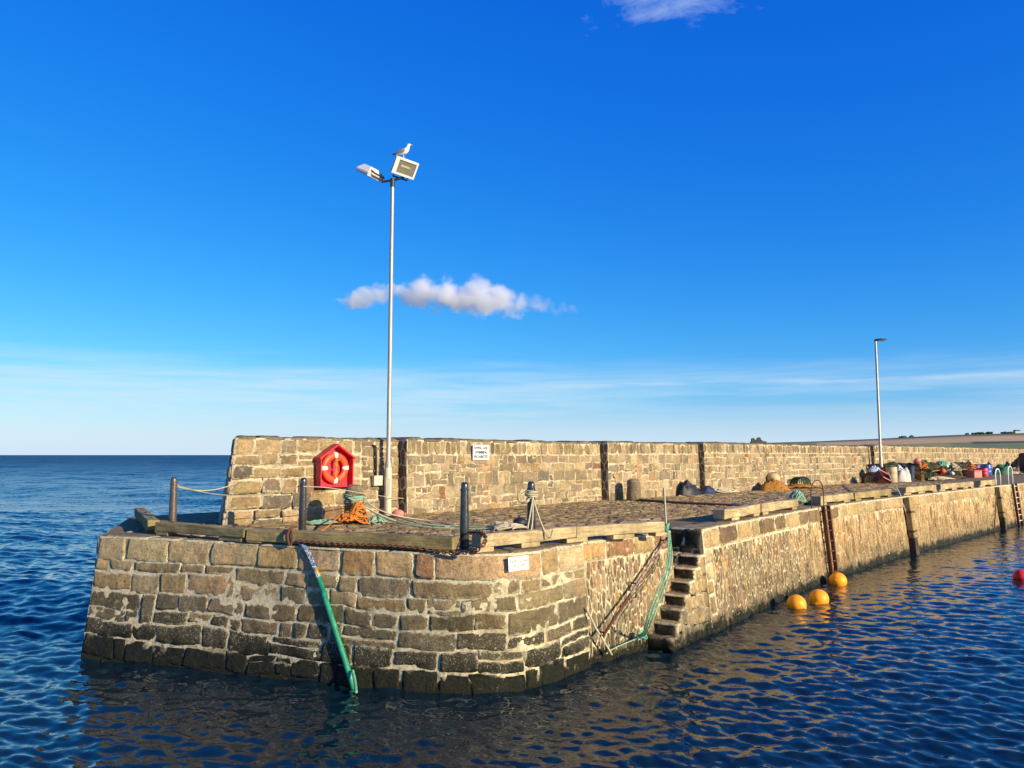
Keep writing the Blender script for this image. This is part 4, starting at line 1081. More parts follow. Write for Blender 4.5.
for a, b in (((-w, zb), (w, zb)), ((w, zb), (w, ze)), ((-w, ze), (-w, zb))):
    a, b = V((a[0], 0, a[1])), V((b[0], 0, b[1])); d = (b - a).normalized(); nrm = V((d.z, 0, -d.x))
    mb.add([a + V((0, -.02, 0)), b + V((0, -.02, 0)), b + V((0, Dp, 0)), a + V((0, Dp, 0)), a - nrm * Tt + V((0, -.02, 0)), b - nrm * Tt + V((0, -.02, 0)), b - nrm * Tt + V((0, Dp, 0)), a - nrm * Tt + V((0, Dp, 0))],
           [(0, 1, 2, 3), (7, 6, 5, 4), (0, 4, 5, 1), (1, 5, 6, 2), (2, 6, 7, 3), (3, 7, 4, 0)])
mb.build('side_panels', M['red'], lb, local=True)
mb = MB(); o_ = .035
for sgn in (-1, 1):
    mb.prism([(sgn * (w + o_), ze - .03), (sgn * (w + o_), ze + .015), (0, zp + .04), (0, zp - .004)], -.25, -.0)
mb.build('roof', M['red'], lb, local=True)
lr = thing('lifebuoy', 'orange ring lifebuoy with white bands hung in the red housing', 'lifebuoy', pc + V((math.sin(rz) * .11, -math.cos(rz) * .11, -.07))); lr.rotation_euler = (0, 0, rz)
def ringseg(a0, a1, R_, r_, flat, n_=24, infl=0):
    vs = []; m_ = 14
    for i in range(n_ + 1):
        a = a0 + (a1 - a0) * i / n_
        for k in range(m_):
            b = 2 * math.pi * k / m_; rr_ = R_ + (r_ + infl) * math.cos(b); vs.append(V((rr_ * math.cos(a), (flat + infl) * math.sin(b), rr_ * math.sin(a))))
    return vs, [(i * m_ + k, i * m_ + (k + 1) % m_, (i + 1) * m_ + (k + 1) % m_, (i + 1) * m_ + k) for i in range(n_) for k in range(m_)]
mb = MB(); mb.add(*ringseg(0, 2 * math.pi, .29, .085, .06, 48)); mb.build('ring', M['orange'], lr, local=True, smooth=True)
for k in range(4):
    a = k * math.pi / 2; mb = MB(); mb.add(*ringseg(a - .14, a + .14, .29, .085, .06, 6, .004)); mb.build('band', M['white'], lr, local=True, smooth=True)
mb = MB()
for k in range(4): mb.tube([V((U(-.03, .03), -.06 - .01 * k, .25)), V((-.05 + .03 * k, -.07, .1)), V((.04 - .03 * k, -.07, -.08)), V((U(-.04, .04), -.06, -.27))], .010, 6, smooth=2)
mb.tube(ringpts(V((0, -.06, .17)), .05, 0, .02), .012, 6, True)
mb.build('throw_line', M['rope_orange'], lr, local=True, smooth=True)
pc, wn = wallpt(376, 480.5, .03); rz = math.atan2(wn.x, -wn.y)
jb = thing('junction_box', 'pale electrical junction box with a dark conduit up the wall', 'junction box', pc); jb.rotation_euler = (0, 0, rz)
MB().box((0, -.05, 0), (.26, .12, .25)).build('box', M['cream'], jb, local=True, bevel=.008)
MB().lathe([(.03, 0), (.03, .008), (.0, .009)], 12, (0.02, -.112, 0.0), Matrix.Rotation(math.pi / 2, 3, 'X')).build('lock', M['grey_metal'], jb, local=True)
MB().tube([V((-.02, -.02, .12)), V((-.02, -.02, .80)), V((-.03, .0, .86)), V((-.10, .12, .90))], .028, 8).build('conduit', M['dark_metal'], jb, local=True, smooth=True)

# ------------------------------------------------------------------ lamp posts
LP = V((wl(389).x, 0, 0)); D0 = 19.65; lp = V(((389 - 512) / F * D0, D0, ZD))
zt = atD(389.5, 181, D0).z - ZD
lamp = thing('lamp_post', 'tall pale steel lamp post with two floodlights and a gull on top', 'lamp post', lp)
MB().lathe([(.088, 1.22), (.085, 1.32), (.058, 1.45), (.052, zt * .6), (.045, zt)], 16).build('pole', M['galv'], lamp, local=True, smooth=True, angle=40)
MB().lathe([(.16, 0), (.16, .02), (.092, .025), (.092, 1.22), (.088, 1.23)], 16).build('base_sleeve', M['cream'], lamp, local=True, smooth=True, angle=40)
MB().box((.012, -.091, .75), (.10, .012, .42)).build('access_door', M['cream'], lamp, local=True, bevel=.004)
mb = MB(); mb.tube([V((-.28, 0, zt - .02)), V((0, 0, zt + .02)), V((.30, 0, zt + .10))], .032, 10); mb.lathe([(.06, zt - .16), (.06, zt + .06), (.02, zt + .08)], 12)
mb.build('crossarm', M['dark_metal'], lamp, local=True, smooth=True, angle=40)
def flood(c, rot, lab):
    f = MB(); W_, H_, Dh = .33, .225, .06
    # housing: shallow tray narrowing towards the back
    vs = [V((sx * W_, 0, sz * H_)) for sx, sz in ((-1, -1), (1, -1), (1, 1), (-1, 1))] + [V((sx * W_, .06, sz * H_)) for sx, sz in ((-1, -1), (1, -1), (1, 1), (-1, 1))] + [V((sx * W_ * .62, .22, sz * H_ * .6)) for sx, sz in ((-1, -1), (1, -1), (1, 1), (-1, 1))]
    f.add([c + rot @ v for v in vs], [(0, 1, 2, 3), (8, 11, 10, 9)] + [(r_ * 4 + k, r_ * 4 + (k + 1) % 4, r_ * 4 + 4 + (k + 1) % 4, r_ * 4 + 4 + k) for r_ in (0, 1) for k in range(4)])
    fo = f.build('floodlight', M['grey_metal'], lamp, local=True, bevel=.012); 
    g = MB(); g.box(c + rot @ V((.03, -.004, -.01)), (.47, .012, .32), rot); g.build('lens', M['glass'], fo, local=True)
    g = MB()
    for dx, dz, sx, sz in ((0, .195, .64, .05), (0, -.195, .64, .05), (-.265, 0, .11, .34), (.295, 0, .05, .34)): g.box(c + rot @ V((dx, -.014, dz)), (sx, .03, sz), rot)
    g.build('bezel', M['white'] , fo, local=True, bevel=.004)
    g = MB(); g.box(c + rot @ V((.0, -.016, .03)), (.26, .004, .05), rot); g.build('lamp_tube', M['cream'], fo, local=True)
    g = MB(); g.tube([c + rot @ V((-.2, .14, -.16)), c + rot @ V((-.2, .10, -.31)), c + rot @ V((.2, .10, -.31)), c + rot @ V((.2, .14, -.16))], .022, 8); g.build('bracket', M['dark_metal'], fo, local=True)
    return fo
rr = Matrix.Rotation(math.radians(33), 3, 'Z') @ Matrix.Rotation(math.radians(7), 3, 'Y') @ Matrix.Rotation(math.radians(34), 3, 'X')
cR = atD(405, 168, D0 - .15) - lp
flood(cR, rr, 'r')
rl = Matrix.Rotation(math.radians(-118), 3, 'Z') @ Matrix.Rotation(math.radians(0), 3, 'Y') @ Matrix.Rotation(math.radians(62), 3, 'X')
cL = atD(369.5, 175.5, D0) - lp
flood(cL, rl, 'l')
# gull
gf = lp + cR + rr @ V((-.12, .045, .222))
gl = thing('gull', 'white gull with dark grey wings standing on the floodlight', 'gull', gf)
def loft(mb, st_, n=16):
    vs = []
    for i, (c, rx, rz_) in enumerate(st_):
        c = V(c); t = (V(st_[min(i + 1, len(st_) - 1)][0]) - V(st_[max(i - 1, 0)][0])).normalized(); s_ = V((0, 1, 0)); u = t.cross(s_).normalized()
        for k in range(n):
            a = 2 * math.pi * k / n; vs.append(c + s_ * (rx * math.cos(a)) + u * (rz_ * math.sin(a)))
    m_ = len(st_)
    mb.add(vs, [(i * n + k, i * n + (k + 1) % n, (i + 1) * n + (k + 1) % n, (i + 1) * n + k) for i in range(m_ - 1) for k in range(n)] + [tuple(range(n)), tuple((m_ - 1) * n + k for k in range(n - 1, -1, -1))])
mb = MB(); loft(mb, [((-.22, 0, .09), .022, .006), ((-.16, 0, .11), .035, .018), ((-.09, 0, .135), .06, .05), ((-.02, 0, .16), .078, .072), ((.05, 0, .185), .078, .075), ((.095, 0, .225), .062, .06), ((.115, 0, .275), .042, .044), ((.125, 0, .315), .04, .042), ((.14, 0, .345), .042, .040), ((.165, 0, .355), .032, .03), ((.185, 0, .352), .014, .014)])
mb.build('body', M['gull_w'], gl, local=True, smooth=True)
for s_ in (-1, 1):
    mb = MB(); loft(mb, [((.05, s_ * .072, .20), .012, .03), ((.0, s_ * .08, .175), .016, .055), ((-.08, s_ * .072, .15), .014, .05), ((-.17, s_ * .045, .118), .010, .03), ((-.28, s_ * .012, .088), .005, .008)]); mb.build('wing', M['gull_g'], gl, local=True, smooth=True)
    MB().ball((.155, s_ * .033, .36), .006, 8, 6).build('eye', M['black'], gl, local=True)
    mb = MB(); mb.tube([V((.0, s_ * .03, .10)), V((.012, s_ * .03, .05)), V((.005, s_ * .03, .0))], .006, 6)
    for a in (-.5, 0, .5): mb.tube([V((.005, s_ * .03, .004)), V((.005 + .045 * math.cos(a), s_ * .03 + .045 * math.sin(a), .003))], .004, 5)
    mb.build('leg', M['gull_y'], gl, local=True)
mb = MB(); loft(mb, [((.18, 0, .352), .013, .012), ((.21, 0, .349), .009, .009), ((.232, 0, .342), .003, .004)]); mb.build('beak', M['gull_y'], gl, local=True, smooth=True)

D1 = 44.0; l2 = V(((879 - 512) / F * D1, D1, ZD)); h2 = atD(879, 341, D1).z - ZD
lamp2 = thing('lamp_post', 'slim distant lamp post with a single dark head, beyond the fishing gear', 'lamp post', l2)
MB().lathe([(.15, 0), (.15, .02), (.10, .03), (.10, 1.4), (.075, 1.5), (.06, h2)], 12).build('pole', M['galv'], lamp2, local=True, smooth=True, angle=40)
mb = MB(); loft(mb, [((-.06, 0, h2), .05, .06), ((.05, 0, h2 + .06), .11, .07), ((.3, 0, h2 + .08), .15, .07), ((.52, 0, h2 + .09), .11, .05), ((.66, 0, h2 + .10), .03, .02)]); mb.build('lamp_head', M['dark_metal'], lamp2, local=True, smooth=True)
MB().box((.3, 0, h2 + .012), (.34, .2, .02)).build('lens', M['glass'], lamp2, local=True)

# ------------------------------------------------------------------ steps: post, ropes, handrail
g0 = at(666.5, 533, ZD); g0.z = ZD + .01; g1 = atD(664, 488, g0.y)
st_ = thing('steel_post', 'thin pale steel post with faded paint at the head of the steps', 'post', g0)
MB().tube([g0, g1], .021, 10).build('shaft', M['galv'], st_, smooth=True, angle=50)
MB().lathe([(.06, 0), (.06, .012), (.024, .014)], 12, g0).build('foot_plate', M['galv'], st_)
def nearp(px, py, out):                          # point proud of the near inner face
    d = ray(px, py); a = V((2.3, 14.75, 0)); b = V((3.3, 15.95, 0)); n_ = V(((b - a).y, -(b - a).x, 0)).normalized()
    t = ((a + n_ * out) - V((0, 0, CAMZ))).dot(n_) / d.dot(n_); return V((0, 0, CAMZ)) + d * t
mb = MB()
for k in range(4): mb.tube(ringpts(g0, .035 + .006 * k, .06 + .03 * k, .03), .016, 6, True)
mb.tube([g0 + V((-.03, -.04, .1)), g0 + V((-.14, -.03, .14)), g0 + V((-.2, -.05, .06)), g0 + V((-.05, -.05, .05))], .018, 6, smooth=2)
for k in range(3):
    o_ = k * .018
    mb.tube([g0 + V((.03, -.04, .06)), nearp(668 + k * 1.6, 543, .2 + o_), nearp(668.5 + k * 1.8, 558, .3), nearp(663 + k * 2.6, 578, .5), nearp(653.5 + k * 3.2, 600, .7), nearp(646.5 + k * 2.4, 622, .72), atD(642 + k, 638, 14.5)], .0125, 6, smooth=2)
tangle(mb, atD(642, 641, 14.45), .13, .1, .16, 6, .015)
tag(mb.build('mooring_rope', M['rope_green'], origin=g0, smooth=True), 'bright green rope tied to the steel post and hanging over the steps', 'rope')
mb = MB(); mb.tube([atD(641, 637, 14.5), atD(628, 642, 14.35), atD(612, 649, 14.0), atD(606, 654, 13.85)], .012, 6, smooth=2)
tag(mb.build('rope', M['rope_mint'], origin=at(625, 642, .0), smooth=True), 'thin green line trailing in the water from the foot of the steps', 'rope')
mb = MB(); mb.tube([pF(pF.len - .14, 1.08, .07), atD(595, 627, 13.65), atD(608, 648, 13.85), atD(612, 655, 13.9)], .018, 6)
tag(mb.build('rope', M['rope_pale'], origin=at(600, 640, 0), smooth=True), 'pale taut rope running down the inner face into the water', 'rope')
h0 = nearp(667, 538, .12); h1 = nearp(603, 636, .14)
hr = thing('handrail', 'rusty sloping iron handrail with flaked white paint beside the steps', 'handrail', h1)
dv = (h1 - h0)
MB().tube([h0, h0 + dv * .62], .024, 10).build('rail', plain('flaked_rail_paint', (.42, .33, .26), .7, 0, .4, 14, .003, (.16, .05, .025), (.46, .54)), hr, smooth=True)
MB().tube([h0 + dv * .62, h1], .024, 10).build('lower_rail', M['rust'], hr, smooth=True)
for f_ in (.03, .5, .97):
    c = h0 + dv * f_; nn = V((.77, -.64, 0)); MB().tube([c, c - nn * .16], .016, 8).build('stay', M['rust'], hr, smooth=True)

# ------------------------------------------------------------------ ladders, hoops, fender
def qface(px, z, out):
    best = None
    for i in range(900):
        q_ = pQ(pQ.len * .8 * i / 900, z, out); e_ = abs(512 + F * q_.x / q_.y - px)
        if best is None or e_ < best[0]: best = (e_, q_, pQ.len * .8 * i / 900)
    return best[1], best[2]
def ladder(px, rungs, stile_mat, rung_mat, label, wide, hoop_mat):
    p_, s_ = qface(px, ZD, .12); q = V((p_.x, p_.y, 0)); t = thing('ladder', label, 'ladder', q)
    for d in (-.5, .5):
        a = pQ(s_ + d * wide, ZD + .05, .14); b = pQ(s_ + d * wide, -.4, .12)
        ax = (a - b).normalized(); tt = V((.68, .73, 0)); nn = tt.cross(ax)
        rot = Matrix((tt, nn, ax)).transposed()
        mb = MB(); mb.box((a + b) / 2, (.075, .11, (a - b).length), rot); mb.build('stile', stile_mat, t, bevel=.006)
    for k in range(rungs):
        z = .02 + (ZD - .1) * k / (rungs - 1); mb = MB(); mb.tube([pQ(s_ - wide * .5, z, .15), pQ(s_ + wide * .5, z, .15)], .02, 8); mb.build('rung', rung_mat, t, smooth=True)
    return t, s_
lad1, s1 = ladder(822, 8, M['rust'], M['rust'], 'rusty iron ladder with wide stiles behind the yellow buoys', .42, M['rust'])
def hoop(s_, wide, h, material, label, r=.016, inn=.05, lean=.0):
    a = pQ(s_ - wide / 2, ZD, -inn); b = pQ(s_ + wide / 2, ZD, -inn); pts = [a]
    for i in range(0, 13):
        an = math.pi * i / 12; c = (a + b) / 2; u = (b - a) / 2
        pts.append(c - u * math.cos(an) + V((0, 0, h - wide * .35 + wide * .35 * math.sin(an))))
    pts.append(b)
    o = MB().tube(pts, r, 8).build('grab_hoop', material, origin=(a + b) / 2, smooth=True); return tag(o, label, 'grab rail')
_, sh = qface(815, ZD, -.05)
hoop(sh, 1.0, .80, M['rust'], 'tall rusty grab hoop above the rusty ladder')
lad2, s2 = ladder(1010, 8, M['rust'], M['white'], 'iron ladder with white rungs near the right edge', .66, M['white'])
for px, lab in ((994.5, 'white grab hoop nearest the green tarpaulin heap'),):
    _, s_ = qface(px, ZD, -.05); hoop(s_, .95, .85, M['white'], lab, .03)
_, s_ = qface(1007, ZD, -.05)
hoop(s_, .8, .95, M['white'], 'white grab hoop directly above the white-runged ladder', .03)
def pile(px, w, label):
    p_, s_ = qface(px, ZD, .12); t = thing('timber_fender', label, 'fender', V((p_.x, p_.y, 0)))
    a = pQ(s_, ZD - .02, .15); b = pQ(s_, -.4, .13); ax = (a - b).normalized(); tt = V((.68, .73, 0)); nn = tt.cross(ax)
    rot = Matrix((tt, nn, ax)).transposed()
    MB().box((a + b) / 2, (w, .2, (a - b).length), rot).build('post', M['wood_old'], t, bevel=.02)
    c = pQ(s_, .3, .14); MB().box(c, (w + .012, .215, .75), rot).build('foot', M['wood_wet'], t, bevel=.02)
    mb = MB()
    for z in (.9, 1.6): mb.box(pQ(s_, z, .16), (w + .03, .215, .07), rot)
    mb.build('strap', M['rust'], t); return s_
pile(903, .34, 'upright timber fender bolted to the quay wall between the two ladders')
pile(993, .22, 'narrow timber fender left of the white-runged ladder')
pts = [at(888, 472, ZD + .7), at(892, 482, ZD + .5), qp(896, .1) + V((0, 0, .2)), pQ(qface(897, ZD, 0)[1], 1.6, .1), pQ(qface(901, ZD, 0)[1], .5, .12)]
tag(MB().tube(pts, .022, 6, smooth=2).build('rope', M['rope_pale'], origin=pts[2], smooth=True), 'pale rope from the gear heap over the edge beside the timber fender', 'rope')
pts = [pQ(qface(990, ZD, 0)[1], 2.0, .1), pQ(qface(985, ZD, 0)[1], .9, .1), pQ(qface(980, ZD, 0)[1], .0, .12)]
tag(MB().tube(pts, .03, 6).build('rope', M['rope_brown'], origin=pts[1], smooth=True), 'dark rope slanting down the quay wall left of the narrow fender', 'rope')
q = qp(794, .35) + V((0, 0, .1)); mb = MB(); tangle(mb, q, .3, .26, .42, 22, .015)
tag(mb.build('net_bundle', M['rope_mint'], origin=q, smooth=True), 'pale green netting bundle snagged on the end of a timber', 'net')

# ------------------------------------------------------------------ buoys
def buoy(px, py, r, m_, label, rx, rz):
    D = None; q = at(px, py, .12); t = thing('buoy', label, 'buoy', V((q.x, q.y, .62 * r)), 'mooring buoys afloat'); t.rotation_euler = (rx, 0, rz)
    prof = [(.0, -r), (r * .3, -r * .955)] + [(r * math.cos(a), r * math.sin(a)) for a in [math.radians(x) for x in range(-60, 61, 10)]] + [(r * .30, r * .97), (r * .2, r * 1.06), (r * .17, r * 1.16), (.01, r * 1.17)]
    MB().lathe(prof, 28).build('float', m_, t, local=True, smooth=True)
    MB().tube([V((r * .16 * math.cos(a), 0, r * 1.22 + r * .14 * math.sin(a))) for a in [i * .6283 for i in range(10)]], r * .05, 8, True).build('eye', M['navy'], t, local=True, smooth=True)
buoy(796.5, 605, .225, M['buoy_y'], 'yellow mooring buoy farthest from the quay wall, left of the three', 1.9, .6)
buoy(819, 600, .235, M['buoy_y'], 'yellow mooring buoy in the middle of the three', 2.1, -.8)
buoy(838, 582, .24, M['buoy_y'], 'yellow mooring buoy floating below the rusty ladder', 1.8, 2.4)
buoy(1021, 577.5, .215, M['buoy_r'], 'red mooring buoy afloat at the right edge of the basin', 1.9, .3)

# ------------------------------------------------------------------ gear by the wall
def nearwall(px, out):                           # deck point in front of the parapet under a picture column
    q_ = wl(px) + WN * out; return V((q_.x, q_.y, ZD))
def heap(c, rx, ry, h, material, name, label, cat, rz=.8, sharp=1.0, seed=0, peak=0.0, lump=1.4):
    mb = MB(); n_, m_ = 36, 14; vs = []
    for j in range(m_ + 1):
        f = j / m_
        for k in range(n_):
            a = 2 * math.pi * k / n_; x, y = math.cos(a) * f, math.sin(a) * f
            nz = mnoise.noise(V((x * 2.2 + seed, y * 2.2, seed))) * .35 + mnoise.noise(V((x * 6 + seed, y * 6, seed))) * .18 + mnoise.noise(V((x * 14 + seed, y * 14, seed))) * .08
            z = h * max(0, (1 - f ** 2) ** sharp * (1 + nz * lump * min(1, f * 2.5)) * (1 - peak * x)) if j < m_ else -.01
            e = 1 + .18 * mnoise.noise(V((math.cos(a) * 1.5 + seed, math.sin(a) * 1.5, 4)))
            X, Y = x * rx * e, y * ry * e
            vs.append(c + V((X * math.cos(rz) - Y * math.sin(rz), X * math.sin(rz) + Y * math.cos(rz), z)))
    mb.add(vs, [(j * n_ + k, j * n_ + (k + 1) % n_, (j + 1) * n_ + (k + 1) % n_, (j + 1) * n_ + k) for j in range(m_) for k in range(n_)])
    return tag(mb.build(name, material, origin=c, smooth=True), label, cat)
# black bent rubber fender (an upside-down V with a hole)
q = nearwall(680, .38)
heap(q, .72, .3, .44, M['black_rubber'], 'sack', 'black plastic sack slumped in a peak against the storm wall', 'sack', .8, .5, 63, .55, 1.8)
q = nearwall(695, .5); heap(q, .4, .3, .34, M['navy'], 'sack', 'low dark blue sack between the peaked black sack and pale rope', 'sack', seed=3)
q = nearwall(708, .55); mb = MB(); tangle(mb, q, .75, .3, .2, 22, .022)
tag(mb.build('rope_pile', M['rope_pale'], origin=q, smooth=True), 'flat heap of pale rope at the wall foot beside the low dark blue sack', 'rope')
q = nearwall(755, .9); heap(q, 1.15, .5, .40, M['net_brown'], 'fishing_net', 'ochre fishing net dumped in a sloping heap by the wall', 'net', .8, .8, 5, .85)
q2 = nearwall(778, .9); mb = MB(); tangle(mb, q2, 1.1, .4, .16, 26, .03)
tag(mb.build('rope_pile', M['net_brown'], origin=q2, smooth=True), 'ochre rope trailing from the net heap along the deck', 'rope')
q = nearwall(762, .45) + V((0, 0, .5)); tag(MB().ball(q, (.30, .30, .25), 18, 12).tube([q + V((.27, -.05, .05)), q + V((.36, -.06, .07))], .05, 8).build('float', M['tan_p'], origin=q, smooth=True), 'weathered cream float resting on the ochre net', 'float')
# lobster creels
def make_creel(label, loc, rotz, net):
    t = thing('lobster_creel', label, 'creel', loc, 'lobster creels stacked by the storm wall', rotz)
    Lc, W_, H_ = .42, .27, .4
    mb = MB(); mb.box((0, 0, .02), (2 * Lc, 2 * W_, .03)); 
    for x in (-.3, 0, .3): mb.box((x, 0, .05), (.05, 2 * W_, .03))
    mb.build('base', M['wood_old'], t, local=True)
    arc = lambda x, r_=1.0: [V((x, -W_ * r_ * math.cos(a), .05 + H_ * r_ * math.sin(a) ** .8)) for a in [math.pi * i / 10 for i in range(11)]]
    mb = MB()
    for x in (-Lc + .03, 0, Lc - .03): mb.tube(arc(x), .018, 6)
    for i in (0, 3, 5, 7, 10): mb.tube([arc(-Lc + .03)[i], arc(Lc - .03)[i]], .014, 6)
    mb.build('frame', M['black_rubber'], t, local=True, smooth=True)
    mb = MB()
    for i in range(15):
        x = -Lc + .03 + (2 * Lc - .06) * i / 14; mb.tube(arc(x, .97), .007, 4)
    for i in range(11):
        mb.tube([arc(-Lc + .03, .97)[i], arc(Lc - .03, .97)[i]], .007, 4)
    for x in (-Lc + .03, Lc - .03):
        for k in range(7): y = -W_ + 2 * W_ * (k + .5) / 7; zt_ = .05 + H_ * max(0, 1 - (y / W_) ** 2) ** .4; mb.tube([V((x, y, .05)), V((x, y, zt_))], .007, 4)
        for k in range(5): z = .08 + .07 * k; yy = W_ * max(0, 1 - ((z - .05) / H_) ** 2.5) ** .5; mb.tube([V((x, -yy, z)), V((x, yy, z))], .007, 4)
    mb.build('netting', net, t, local=True)
    return t
wa = math.atan2(WT.y, WT.x)
cr = make_creel('dark green lobster creel beside the ochre net heap', nearwall(786, .6), wa + .1, M['net_green'])
cr.scale = (1.25, 1.25, 1.15)
cr_b = make_creel('dark creel standing at the near end of the gear heap', nearwall(849.5, .9), wa + .5, M['rope_brown']); cr_b.scale = (1.15, 1.15, 1.15)
cr_o = make_creel('creel with ochre netting leaning at the seaward side of the white bag', nearwall(872, .5) + V((0, 0, .5)), wa + .1, M['net_brown']); cr_o.scale = (1.15, 1.15, 1.15)
HEAPLAB = 'netted lobster creel piled in the long heap beyond the distant lamp post'
rs = random.Random(21)
def rc(px, out, z, lab, proto=None):
    o = dup(proto or rs.choice((cr, cr_b, cr_b, cr_o)), nearwall(px, out) + V((0, 0, z)), 0, lab, rot=(rs.uniform(-.12, .12), rs.uniform(-.12, .12), wa + rs.uniform(-.5, .5) + (1.57 if rs.random() < .3 else 0)), scale=(1.2, 1.2, 1.15))
rc(859, .45, 0, 'creel lying behind the tilted dark red crate', cr_b); rc(866, .4, .0, 'creel on the deck under another creel, left of the distant lamp post', cr_b)
rc(866.5, .4, .52, 'topmost dark creel against the wall left of the distant lamp post', cr_b); rc(879, .35, .52, 'creel high against the wall directly behind the distant lamp post', cr)
for layer, (n_, x0, x1) in enumerate(((12, 888, 956), (10, 889, 944))):
    for k in range(n_):
        px = x0 + (x1 - x0) * (k + .5) / n_ + rs.uniform(-1, 1)
        for out in ((.45, 1.2) if layer < 2 else (.6,)):
            if layer and rs.random() < .22: continue
            rc(px, out, .50 * layer, HEAPLAB)
# tilted crate with pale rim
q = nearwall(851, 1.3) + V((0, 0, .15))
cr2 = thing('fish_crate', 'tilted dark red crate with a pale rim at the near end of the gear', 'crate', q)
mb = MB(); W_, D_, H_ = .85, .5, .5
for c_, s_2 in (((0, 0, .015), (W_, D_, .03)), ((0, -D_ / 2, H_ / 2), (W_, .03, H_)), ((0, D_ / 2, H_ / 2), (W_, .03, H_)), ((-W_ / 2, 0, H_ / 2), (.03, D_ - .04, H_)), ((W_ / 2, 0, H_ / 2), (.03, D_ - .04, H_))): mb.box(c_, s_2)
mb.build('body', plain('maroon_plastic', (.10, .025, .025), .6, 0, .3, 6), cr2, local=True, bevel=.008)
mb = MB(); mb.tube([V((a * W_ * .52, b * D_ * .54, H_)) for a, b in ((-1, -1), (1, -1), (1, 1), (-1, 1))], .035, 6, True); mb.build('rim', M['pink'], cr2, local=True)
cr2.rotation_euler = (math.radians(52), math.radians(18), wa - .25)
def barrel(px, out, r, h, m_, label, dz=0):
    q_ = nearwall(px, out) + V((0, 0, dz)); t = thing('barrel', label, 'barrel', q_, 'plastic barrels in the gear heap')
    MB().lathe([(r * .9, 0), (r, h * .06), (r, h * .3), (r * 1.03, h * .33), (r, h * .36), (r, h * .64), (r * 1.03, h * .67), (r, h * .7), (r, h * .94), (r * .94, h * .98)], 20).build('body', m_, t, local=True, smooth=True, angle=40)
    MB().lathe([(r * .99, h * .97), (r * .99, h * 1.01), (r * .9, h * 1.02), (.01, h * 1.02)], 20).build('lid', M['black_rubber'], t, local=True, smooth=True, angle=40)
barrel(867, 1.2, .30, .9, M['tan_p'], 'tan drum just left of the white bag')
barrel(951, 1.9, .30, .62, M['redp'], 'red drum beside the faded red fish box')
barrel(962.5, 1.4, .36, .85, M['blue'], 'bright blue drum right of the red drum')
barrel(959, .9, .36, .85, M['navy'], 'navy drum just behind the bright blue drum')
barrel(969, 1.0, .36, .82, M['navy'], 'navy drum on the far side of the bright blue drum')
q = nearwall(876, 1.3)
heap(q, .52, .42, .85, M['bag'], 'bulk_bag', 'bulging white bulk bag at the foot of the distant lamp post', 'bag', .5, .4, 8)
q = nearwall(887.5, 1.1); t = thing('bin', 'navy plastic bin between the white bag and the creels', 'bin', q)
MB().lathe([(.26, 0), (.33, .85), (.36, .86), (.36, .9), (.31, .9), (.25, .1), (.01, .1)], 16).build('body', M['navy'], t, local=True, smooth=True, angle=40)
MB().tube(ringpts(V((0, 0, 0)), .35, .88), .025, 6, True).build('rim', M['navy'], t, local=True, smooth=True)
q = nearwall(859, .75) + V((0, 0, .62)); heap(q, .5, .3, .28, plain('pale_blue_cloth', (.45, .55, .72), .8, 0, .15, 5, .04), 'sheet', 'crumpled pale blue sheet lying over the creels', 'sheet', .8, .6, 22)
def fl(px, out, z, r, m_, lab):
    r *= .72; z -= .06
    q_ = nearwall(px, out) + V((0, 0, z)); tag(MB().ball(q_, (r, r, r * .9), 14, 10).tube([q_ + V((0, -.02, r * .85)), q_ + V((0, -.02, r * 1.15))], r * .2, 8).build('float', m_, origin=q_, smooth=True), lab, 'float', 'floats among the creels')
fl(896, 1.1, 1.2, .30, M['pink'], 'round faded orange float on top of the creels, nearest the distant lamp')
fl(910, 1.75, .6, .26, M['orange'], 'orange float halfway down the middle of the creel heap')
fl(906.5, 1.0, 1.15, .2, M['tan_p'], 'cream float on top of the heap left of the pale green net')
fl(917.5, 1.9, .42, .18, M['white'], 'white float in front of the middle creels')
fl(914, 1.8, .9, .15, M['white'], 'small white float wedged high in the middle creels')
fl(942, 1.2, 1.05, .2, M['white'], 'white float above the faded red fish box')
fl(955, .8, 1.1, .26, M['tan_p'], 'tan float high on the heap behind the navy drum')
for px, out, z, rx, h, m_, lab, sd in ((902, 1.1, 1.0, .35, .35, 'net_green', 'dark green net bundle on the creels beside the orange float', 31), (922, 1.2, .95, .42, .3, 'rope_mint', 'pale green net bundle on the creels in mid heap', 32), (935, 1.2, .9, .5, .25, 'net_green', 'dark green net bundle behind the faded red fish box', 33),
                                     (949, .9, .85, .4, .25, 'net_brown', 'reddish brown net bundle above the red drum', 34), (882, .5, 1.0, .35, .25, 'net_green', 'green net bundle behind the distant lamp post', 35)):
    heap(nearwall(px, out) + V((0, 0, z - .05)), rx * .85, .35, h * .75, M[m_], 'net_bundle', lab, 'net', .8, .6, sd)
q = nearwall(939, 2.0); t = thing('fish_box', 'faded red fish box on the deck before the creels', 'fish box', q, None, wa - .3)
mb = MB()
for c_, s_2 in (((0, 0, .02), (.86, .55, .04)), ((0, -.275, .27), (.86, .04, .5)), ((0, .275, .27), (.86, .04, .5)), ((-.43, 0, .27), (.04, .51, .5)), ((.43, 0, .27), (.04, .51, .5))): mb.box(c_, s_2)
mb.build('body', M['pink'], t, local=True, bevel=.01)
mb = MB()
for y_ in (-.31, .31): mb.box((0, y_, .48), (.92, .05, .06))
mb.build('rim', M['redp'], t, local=True, bevel=.01)
